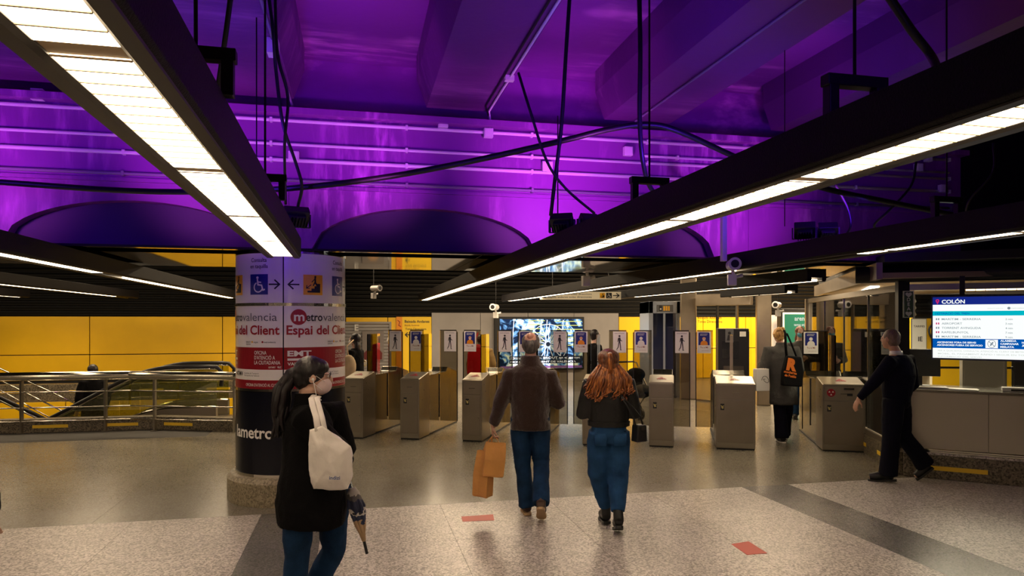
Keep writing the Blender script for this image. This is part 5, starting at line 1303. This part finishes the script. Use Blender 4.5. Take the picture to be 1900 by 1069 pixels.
MB().prism([(-.055, -.08), (.055, -.08), (.048, .065), (-.045, .065)], -.045, .045, 'y').build('bag_body', m_leather, t, bevel=.012)
MB().box(-.02, .02, -.052, -.045, .02, .05).build('clasp', m_chrome, t); MB().tube([(-.04, 0, .06), (-.055, .01, .13), (-.10, .02, .21), (-.15, .05, .30)], .007, 8).tube([(.04, 0, .06), (.02, .01, .13), (-.06, .02, .22), (-.15, .05, .31)], .007, 8).build('strap', m_leather, t, smooth=True)
# ---- 3: woman with the tote bag, foreground
x0 = -1.135
t, hc, R, q = person((x0, 4.0, 0), 'dark haired woman with a long ponytail, glasses and mask, in a long black coat',
 dict(head=(.0, .0, 1.485), neck=(-.035, .0, 1.345), chest=(-.03, 0, 1.17), pelvis=(-.01, 0, .88), yaw=-.95, hyaw=-1.35, pitch=-.08,
  shl=(.08, .14, 1.275), ell=(.14, .18, 1.03), wrl=(.10, .17, 1.0), hdl=((-.6, .5, -.2), (0, 0, -1)),
  shr=(-.015, -.15, 1.275), elr=(.185, -.12, 1.065), wrr=(.165, .06, 1.0), hdr=((-.1, .9, -.4), (-.5, .0, -.5)),
  hpl=(.10, .075, .86), knl=(.085, .12, .46), anl=(-.09, .12, .12), tol=(.04, .14, .04), heell=(-.15, .08, .09),
  hpr=(-.055, -.07, .86), knr=(-.075, -.06, .47), anr=(-.11, -.08, .09), tor=(.04, -.03, .035)),
 dict(coat=m_blackwool, coat_name='coat', rows=[(.655, .215, .185), (.69, .215, .19), (.78, .212, .195), (.88, .205, .185), (1.0, .182, .155), (1.12, .178, .14), (1.22, .185, .13), (1.285, .145, .10), (1.335, .075, .07)],
  sleeve=(.080, .072, .062, .052), collar=.05, trousers=m_denim, leg=[(0, .10), (.3, .085), (.5, .070), (.8, .072), (1, .085)], vox=.009, hs=.96, cfold=.022, skin=m_skin2, curlr=.9, curll=.8))
m_dkh = hairm('black_hair', (.003, .002, .003), (.016, .008, .010), 80)
blob_hair([(0, -.018, .030, .083, .098, .090), (0, -.06, -.01, .070, .052, .070), (.0, .03, .055, .070, .055, .050), (0, -.085, .0, .045, .04, .05)], m_dkh, t, R, hc, .004, .007)
tie = hc+V(-.115, -.01, .02)
mb = MB(); mb.ell(tie, (.026, .03, .035)); mb.build('hair_tie', m_black, t, smooth=True)
locks([hc+V(-.06, 0, .04), tie, tie+V(-.055, -.01, -.09), tie+V(-.065, -.02, -.24), tie+V(-.055, -.02, -.36)], .026, 34, (.012, .042), m_dkh, t, 'ponytail', .012, 3)
mask(hc, R, .96, mat('mask_pale', (.72, .55, .55), .7), t)
g_ = MB(); s_ = .96
for sx in (-1, 1):
    c0 = V(sx*.032, .098, .018); pts = [hc+R @ ((c0+V(.025*math.cos(a), 0, .018*math.sin(a)))*s_) for a in [2*PI*k/16 for k in range(17)]]
    g_.tube(pts, .0016, 6); g_.tube([hc+R @ (V(sx*.057, .096, .022)*s_), hc+R @ (V(sx*.076, .05, .022)*s_), hc+R @ (V(sx*.080, -.01, .02)*s_)], .0018, 6)
g_.tube([hc+R @ (V(-.008, .10, .02)*s_), hc+R @ (V(.008, .10, .02)*s_)], .0018, 6); g_.build('glasses', m_black, t)
e_ = hc+R @ V(.083, .004, -.008); MB().tube([e_, e_+V(.006, -.006, -.02), e_+V(.02, -.01, -.08), e_+V(.03, .0, -.14), e_+V(.02, .02, -.22)], .002, 6).ell(e_, (.008, .008, .008)).build('earphone', m_white, t, smooth=True)
# tote bag
def PW(px, py, Y): return P(px, py, Y)
tb_ = PW(613, 870, 3.68)
t = thing('tote_bag', 'white cloth tote bag with small blue print on the shoulder of the woman in black', 'bag', tb_, 0)
mb = MB(); rel = lambda px, py, Y: PW(px, py, Y)-tb_
out = [(574, 797), (598, 791), (625, 810), (650, 828), (655, 845), (652, 880), (645, 907), (600, 908), (582, 907), (573, 872)]
fr = [rel(x, y, 3.66) for x, y in out]; bk = [rel(x, y, 3.80) for x, y in out]; n = len(fr)
cf = sum(fr, Vector())/n+V(0, -.045, -.01); cb = sum(bk, Vector())/n+V(0, .0, 0)
md = [a.lerp(cf, .45)+V(0, -.012, 0) for a in fr]
mb.add(fr+md+[cf]+bk+[cb], [(i, (i+1) % n, n+(i+1) % n, n+i) for i in range(n)]+[(n+i, n+(i+1) % n, 2*n) for i in range(n)]+[(2*n+1+i, 2*n+1+(i+1) % n, (i+1) % n, i) for i in range(n)]+[(2*n+1+(i+1) % n, 2*n+1+i, 3*n+1) for i in range(n)])
m_tote = mat('white_canvas', (.84, .78, .74), .8, var=.05, vs_=12, bump=.6, bs=18)
o = mb.build('bag_body', m_tote, t, smooth=True); sb = o.modifiers.new('s', 'SUBSURF'); sb.subdivision_type = 'SIMPLE'; sb.levels = 3; sb.render_levels = 3
dp = o.modifiers.new('folds', 'DISPLACE'); dp.texture = tx; dp.strength = .03; dp.texture_coords = 'LOCAL'
for e_ in (.0, ): 
    st = [rel(590, 800, 3.66), rel(587, 775, 3.70), rel(580, 752, 3.76), rel(578, 740, 3.86), rel(583, 734, 3.95), rel(592, 742, 4.02)]
    mb = MB(); mb.tube(st, [(.017, .006)]*len(st), 10); mb.tube([rel(603, 800, 3.66), rel(598, 775, 3.71), rel(591, 750, 3.77), rel(588, 739, 3.86), rel(592, 736, 3.95)], [(.014, .005)]*5, 10); mb.build('strap', m_tote, t, smooth=True)
q = MB(); put_text(q, 'indizi', 0, 0, .018, 0, 0, .03, .055); q2 = rel(612, 889, 3.60); q3 = MB(); q3.v = [(p[0]+q2.x, q2.y-.012, p[2]+q2.z) for p in q.v]; q3.f = q.f; q3.mi = q.mi; q3.build('print', mat('tote_print', (.03, .09, .30), .6), t)
# umbrella
ua, ub = P(646, 875, 4.0), P(681, 1028, 3.92); 
t = thing('umbrella', 'folded umbrella with navy and tan pattern pointing down beside the tote bag', 'umbrella', ua, 0)
dv = ub-ua; pt = lambda f, o=0: dv*f+V(o, 0, 0)
uc = mat('umbrella_cloth', (.3, .2, .12), .7); nt = uc.node_tree; n_ = nt.nodes; L = nt.links
tc = n_.new('ShaderNodeTexCoord'); sp = n_.new('ShaderNodeSeparateXYZ'); L.new(tc.outputs['Object'], sp.inputs[0]); mr = n_.new('ShaderNodeMapRange'); mr.inputs[1].default_value = -.46; mr.inputs[2].default_value = -.08; L.new(sp.outputs[2], mr.inputs[0])
nz = n_.new('ShaderNodeTexNoise'); nz.inputs['Scale'].default_value = 25; L.new(tc.outputs['Object'], nz.inputs['Vector']); ad = n_.new('ShaderNodeMath'); ad.operation = 'MULTIPLY_ADD'; ad.inputs[1].default_value = .22; L.new(nz.outputs[0], ad.inputs[0]); L.new(mr.outputs[0], ad.inputs[2])
rp = n_.new('ShaderNodeValToRGB'); rp.color_ramp.interpolation = 'CONSTANT'; e = rp.color_ramp.elements; e[0].position = 0; e[0].color = (.06, .03, .02, 1); e[1].position = .26; e[1].color = (.42, .28, .16, 1)
for p_, c_ in ((.62, (.02, .03, .08, 1)), (.72, (.55, .5, .48, 1)), (.78, (.015, .02, .06, 1)), (.92, (.10, .09, .09, 1)), (1.0, (.5, .46, .42, 1))): x = e.new(p_); x.color = c_
L.new(ad.outputs[0], rp.inputs[0]); L.new(rp.outputs[0], n_['Principled BSDF'].inputs['Base Color'])
mb = MB(); mb.tube([pt(.20), pt(.27), pt(.45), pt(.65), pt(.84), pt(.86)], [.020, .038, .040, .026, .012, .006], 12)
for k in range(7):
    a = 2*PI*k/7; mb.tube([pt(.22)+V(.02*math.cos(a), .02*math.sin(a), 0), pt(.42)+V(.042*math.cos(a+.3), .042*math.sin(a+.3), 0), pt(.66)+V(.024*math.cos(a+.6), .024*math.sin(a+.6), 0), pt(.85)], [.006, .012, .009, .004], 8)
mb.build('canopy', uc, t, smooth=True)
MB().tube([pt(-.12), pt(1.0)], .005, 8).build('shaft', m_chrome, t); MB().tube([pt(.85), pt(1.0)], .0085, 8).build('ferrule', m_black, t); MB().tube([pt(-.28), pt(-.08)], .012, 10).build('grip', m_black, t)
MB().tube([pt(.50)+V(.037*math.cos(a), .037*math.sin(a), 0) for a in [2*PI*k/12 for k in range(13)]], .006, 6).build('tie_band', m_ink, t)
# ---- 4: man in navy walking left
t, hc, R, q = person((4.27, 7.9, 0), 'man with cropped hair in navy sweater and trousers striding left past the counter',
 dict(head=(.01, .02, 1.60), neck=(.06, .0, 1.455), chest=(.10, 0, 1.24), pelvis=(.07, 0, .95), yaw=.75, hyaw=.55,
  shl=(-.075, -.15, 1.37), ell=(-.235, -.06, 1.10), wrl=(-.36, .0, .93), hdl=((-.35, .1, -.85), (.8, .2, -.2)),
  shr=(.26, .11, 1.37), elr=(.325, .12, 1.08), wrr=(.22, .22, .90), hdr=((-.3, .3, -.6), (-.8, 0, 0)),
  hpl=(.0, -.06, .93), knl=(-.04, -.08, .50), anl=(-.05, -.04, .10), tol=(-.22, .04, .035), heell=(-.0, -.06, .055),
  hpr=(.13, .06, .93), knr=(.16, .04, .52), anr=(.385, -.02, .20), tor=(.29, .02, .045), heelr=(.42, -.03, .17)),
 dict(coat=m_navyk, coat_name='sweater', rows=[(.90, .178, .135), (.95, .185, .14), (1.05, .205, .155), (1.2, .23, .16), (1.32, .225, .14), (1.39, .17, .11), (1.43, .09, .08)],
  sleeve=(.078, .066, .052, .042), cfold=.012, trousers=m_navyt, leg=[(0, .105), (.3, .098), (.5, .082), (.8, .082), (1, .092)], fold=.016, vox=.010, curll=.5, girth=1.12))
blob_hair([(0, -.014, .030, .0785, .094, .090), (0, -.035, -.015, .070, .068, .070)], hairm('cropped_hair', (.10, .06, .045), (.26, .17, .13), 140), t, R, hc, .0015, .008)
mb = MB(); nk = V(.06, 0, 1.455); mb.rings([(nk-V(0,0,.03), .075, .072, .75), (nk+V(0,0,.018), .064, .064, .75)], 18); mb.build('shirt_collar', m_cream, t, smooth=True)
# ---- 5: blonde woman in the open lane
t, hc, R, q = person((4.04, 10.5, 0), 'blonde woman in a grey wool coat walking away through the open lane',
 dict(head=(-.03, .03, 1.60), neck=(-.01, .0, 1.46), chest=(0, 0, 1.25), pelvis=(.03, 0, .95), yaw=-.03, hyaw=0,
  shl=(-.20, 0, 1.37), ell=(-.27, .0, 1.08), wrl=(-.25, .10, .88), shr=(.20, 0, 1.37), elr=(.28, .03, 1.08), wrr=(.22, .22, 1.0), hdr=((-.4, .8, .1), (0, 0, -1)),
  hpl=(-.055, 0, .93), knl=(-.03, .0, .50), anl=(-.03, -.10, .09), tol=(-.03, .06, .03), hpr=(.115, 0, .93), knr=(.12, .10, .50), anr=(.13, .26, .09), tor=(.13, .42, .035)),
 dict(coat=m_greyc, coat_name='coat', rows=[(.56, .205, .15), (.60, .205, .155), (.85, .20, .15), (1.1, .21, .155), (1.26, .22, .15), (1.35, .20, .125), (1.41, .13, .09), (1.46, .08, .075)],
  sleeve=(.085, .078, .068, .058), collar=.03, trousers=m_navyt, leg=[(0, .10), (.3, .095), (.5, .090), (.8, .095), (1, .105)], vox=.013, sole=m_cream))
m_bln = hairm('blonde_hair', (.28, .12, .03), (.75, .45, .14), 80)
blob_hair([(0, -.015, .020, .088, .098, .095), (0, -.05, .045, .06, .06, .06), (-.02, -.07, .085, .045, .04, .035), (.03, -.06, .09, .04, .04, .03), (0, -.045, -.045, .06, .05, .05)], m_bln, t, R, hc, .02, .008)
qb = P(1466, 690, 10.25)
t = thing('shoulder_bag', 'black shoulder bag with a big orange letter R on the blonde woman\'s right side', 'bag', qb, 0)
MB().prism([(-.13, -.20), (.16, -.22), (.19, .0), (.15, .22), (-.06, .24), (-.12, .0)], -.05, .05, 'y').build('bag_body', cloth('black_canvas', (.008, .008, .009)), t, bevel=.02)
MB().tube([(-.05, 0, .22), (-.06, .02, .40), (-.03, .10, .56), (.0, .24, .62)], [(.02, .01)]*4, 8).tube([(.10, 0, .2), (.03, .04, .42), (-.0, .12, .56)], [(.014, .008)]*3, 8).build('strap', m_blackwool, t, smooth=True)
q = MB(); put_text(q, 'R', -.085, .03, .155, 0, 0, .10, .15); put_text(q, 'moderna', -.11, -.025, .035, 0, 0, .05, .19); put_text(q, 'de Pueblo', -.09, -.075, .035, 0, 0, .05, .17)
Rr = Matrix.Rotation(.18, 3, 'Y'); q3 = MB(); q3.v = [tuple(Rr @ V(p[0], 0, p[2])+V(0, -.055, .0)) for p in q.v]; q3.f = q.f; q3.mi = q.mi; q3.build('print', mat('bag_orange', (.90, .22, .02), .6), t)
qb = P(1412, 705, 10.35)
t = thing('carrier_bag', 'white paper carrier bag with a curly dark drawing in the blonde woman\'s left hand', 'bag', qb, .15)
MB().prism([(-.10, -.16), (.11, -.16), (.10, .165), (-.10, .165)], -.05, .05, 'y').build('bag_body', m_paper, t, bevel=.004)
MB().tube([(-.05, 0, .16), (-.03, .02, .235), (.03, .04, .275), (.05, .02, .235), (.06, 0, .16)], .004, 6).build('handle', m_black, t, smooth=True)
mb = MB(); stroke(mb, [(.045-.06*math.cos(a*.9)*(1-.06*a), .0+.07*math.sin(a)*(1-.10*a)) for a in [k*.4 for k in range(22)]], .006, -.053, -.051); mb.build('drawing', m_ink, t)
# ---- people farther off
def simple(loc, label, H, yaw, coat, trousers, hairmat, long=False, coat_z=.75, skin=m_skin2, arms='down', w_=.17, msk=None, gap=.0):
    k = H/1.7; c, s = math.cos(yaw), math.sin(yaw)
    def r(x, y, z): return (x*c-y*s, x*s+y*c, z*k)
    J = dict(head=r(0, .02, 1.575), neck=r(0, 0, 1.435), chest=r(0, 0, 1.22), pelvis=r(0, 0, .92), yaw=yaw, hyaw=yaw+gap,
        shl=r(-w_, 0, 1.345), shr=r(w_, 0, 1.345), hpl=r(-.085, 0, .90), hpr=r(.085, 0, .90), knl=r(-.09, .03, .49), knr=r(.09, .05, .49), anl=r(-.09, -.02, .09), anr=r(.09, .02, .09), tol=r(-.10, .15, .035), tor=r(.10, .18, .035))
    if arms == 'down': J.update(ell=r(-w_-.07, -.02, 1.06), elr=r(w_+.07, -.02, 1.06), wrl=r(-w_-.07, .06, .82), wrr=r(w_+.07, .06, .82))
    else: J.update(ell=r(-w_-.06, .02, 1.07), elr=r(w_+.06, .02, 1.07), wrl=r(-.08, .26, 1.12), wrr=r(.08, .28, 1.08))
    z = coat_z
    t, hc, R, q = person(loc, label, J, dict(coat=coat, coat_name='coat', rows=[(z*k, .185, .14), ((z+.04)*k, .19, .145), (.95*k, .175, .135), (1.2*k, .185, .13), (1.3*k, .175, .115), (1.37*k, .13, .09), (1.42*k, .08, .075)],
        sleeve=(.072, .065, .055, .048), trousers=trousers, vox=.014, hs=.97, skin=skin))
    e_ = [(0, -.02, .022, .086, .098, .096), (0, -.04, -.04, .07, .06, .07)]
    if long: e_ += [(0, -.06, -.12, .085, .05, .12), (0, -.07, -.22, .08, .04, .09)]
    blob_hair(e_, hairmat, t, R, hc, .008, .010)
    if msk: mask(hc, R, .97, msk, t)
    return t
m_beige = cloth('cream_cloth', (.62, .46, .30)); m_olive = cloth('olive_cloth', (.20, .13, .05)); m_brownh = hairm('brown_hair', (.05, .02, .01), (.22, .09, .04))
simple(P(660, 597, 12.3)*1-V(0, 0, 1.8), 'woman with long black hair and pale mask standing behind the leftmost gate', 1.60, 1.35, m_blackwool, m_navyt, m_dkh, True, .8, msk=m_white, arms='up')
qq = P(647, 680, 12.0); t = thing('cream_bag', 'cream bag carried by the woman behind the leftmost gate', 'bag', qq, 0); MB().ell((0, 0, 0), (.13, .07, .20)).build('bag_body', m_beige, t, smooth=True); MB().tube([(0, 0, .15), (-.03, .0, .35), (.05, .15, .45)], .01, 6).build('strap', m_beige, t, smooth=True)
simple(P(893, 597, 14.0)-V(0, 0, 1.8), 'person in an olive jacket seen from behind through the smoked glass', 1.53, .1, m_olive, m_navyt, m_dkh, False, .85)
qq = P(879, 661, 13.7); t = thing('red_bag', 'red cloth bag on the back of the person in olive', 'bag', qq, 0); MB().prism([(-.13, -.36), (.17, -.36), (.15, .22), (-.04, .25), (-.12, .05)], -.06, .06, 'y').build('bag_body', cloth('red_cloth', (.50, .008, .012)), t, bevel=.03); MB().tube([(.02, 0, .2), (.05, .03, .38), (.08, .14, .46)], .012, 6).build('strap', bpy.data.materials['red_cloth'], t, smooth=True)
simple(P(1103, 597, 13.6)-V(0, 0, 1.8), 'person in black with dark hair facing right, before the grey wall', 1.66, -1.2, m_blackwool, m_blackwool, m_dkh, False, .7, arms='up')
simple(P(1484, 597, 13.0)-V(0, 0, 1.8), 'auburn haired woman with a blue mask facing this way behind the glass', 1.73, 2.9, m_greyc, m_denim, hairm('red_brown_hair', (.10, .02, .01), (.30, .08, .03)), True, .75, msk=mat('mask_blue', (.12, .36, .48), .7), arms='up')
simple(B(-4.62, 13.95, -.563), 'person in dark clothes riding the escalator down', 1.60, .9, m_blackwool, m_blackwool, m_dkh, False, .55)
simple((-2.872, 3.45, 0), 'person in a dark coat cut off by the left edge of the view', 1.72, .2, m_blackwool, m_navyt, m_brownh, False, .7)
# pushchair behind the auburn woman
qq = P(1186, 597, 13.2)
t = thing('pushchair', 'dark folding pushchair with small wheels behind the gate right of the auburn haired woman', 'pushchair', (qq.x, 13.2, 0), .5)
for sx in (-.22, .22):
    for y_ in (-.3, .32):
        w1 = MB(); w1.tube([(sx-.02, y_, .11), (sx+.02, y_, .11)], .11, 18); o = w1.build('wheel', m_black, t); MB().tube([(sx-.024, y_, .11), (sx+.024, y_, .11)], .045, 12).build('hub', m_chrome, o)
    MB().tube([(sx, -.3, .11), (sx, .0, .5), (sx, .35, 1.0), (sx, .45, 1.02)], .014, 8).tube([(sx, .32, .11), (sx, .0, .5), (sx, -.15, .62)], .012, 8).build('frame', m_steeld, t, smooth=True)
MB().tube([(-.22, .45, 1.02), (.22, .45, 1.02)], .018, 8).build('handle', m_black, t)
mb = MB(); mb.ell((0, -.02, .46), (.20, .22, .10)); mb.ell((0, .14, .68), (.20, .08, .24)); soft(mb, 'seat', m_blackwool, t, .02, .01)
mb = MB(); mb.ell((0, .10, .80), (.19, .17, .13)); soft(mb, 'hood', m_blackwool, t, .02, .01); mb = MB(); mb.ell((0, -.10, .54), (.15, .16, .09)); soft(mb, 'blanket', m_greyc, t, .02, .01)
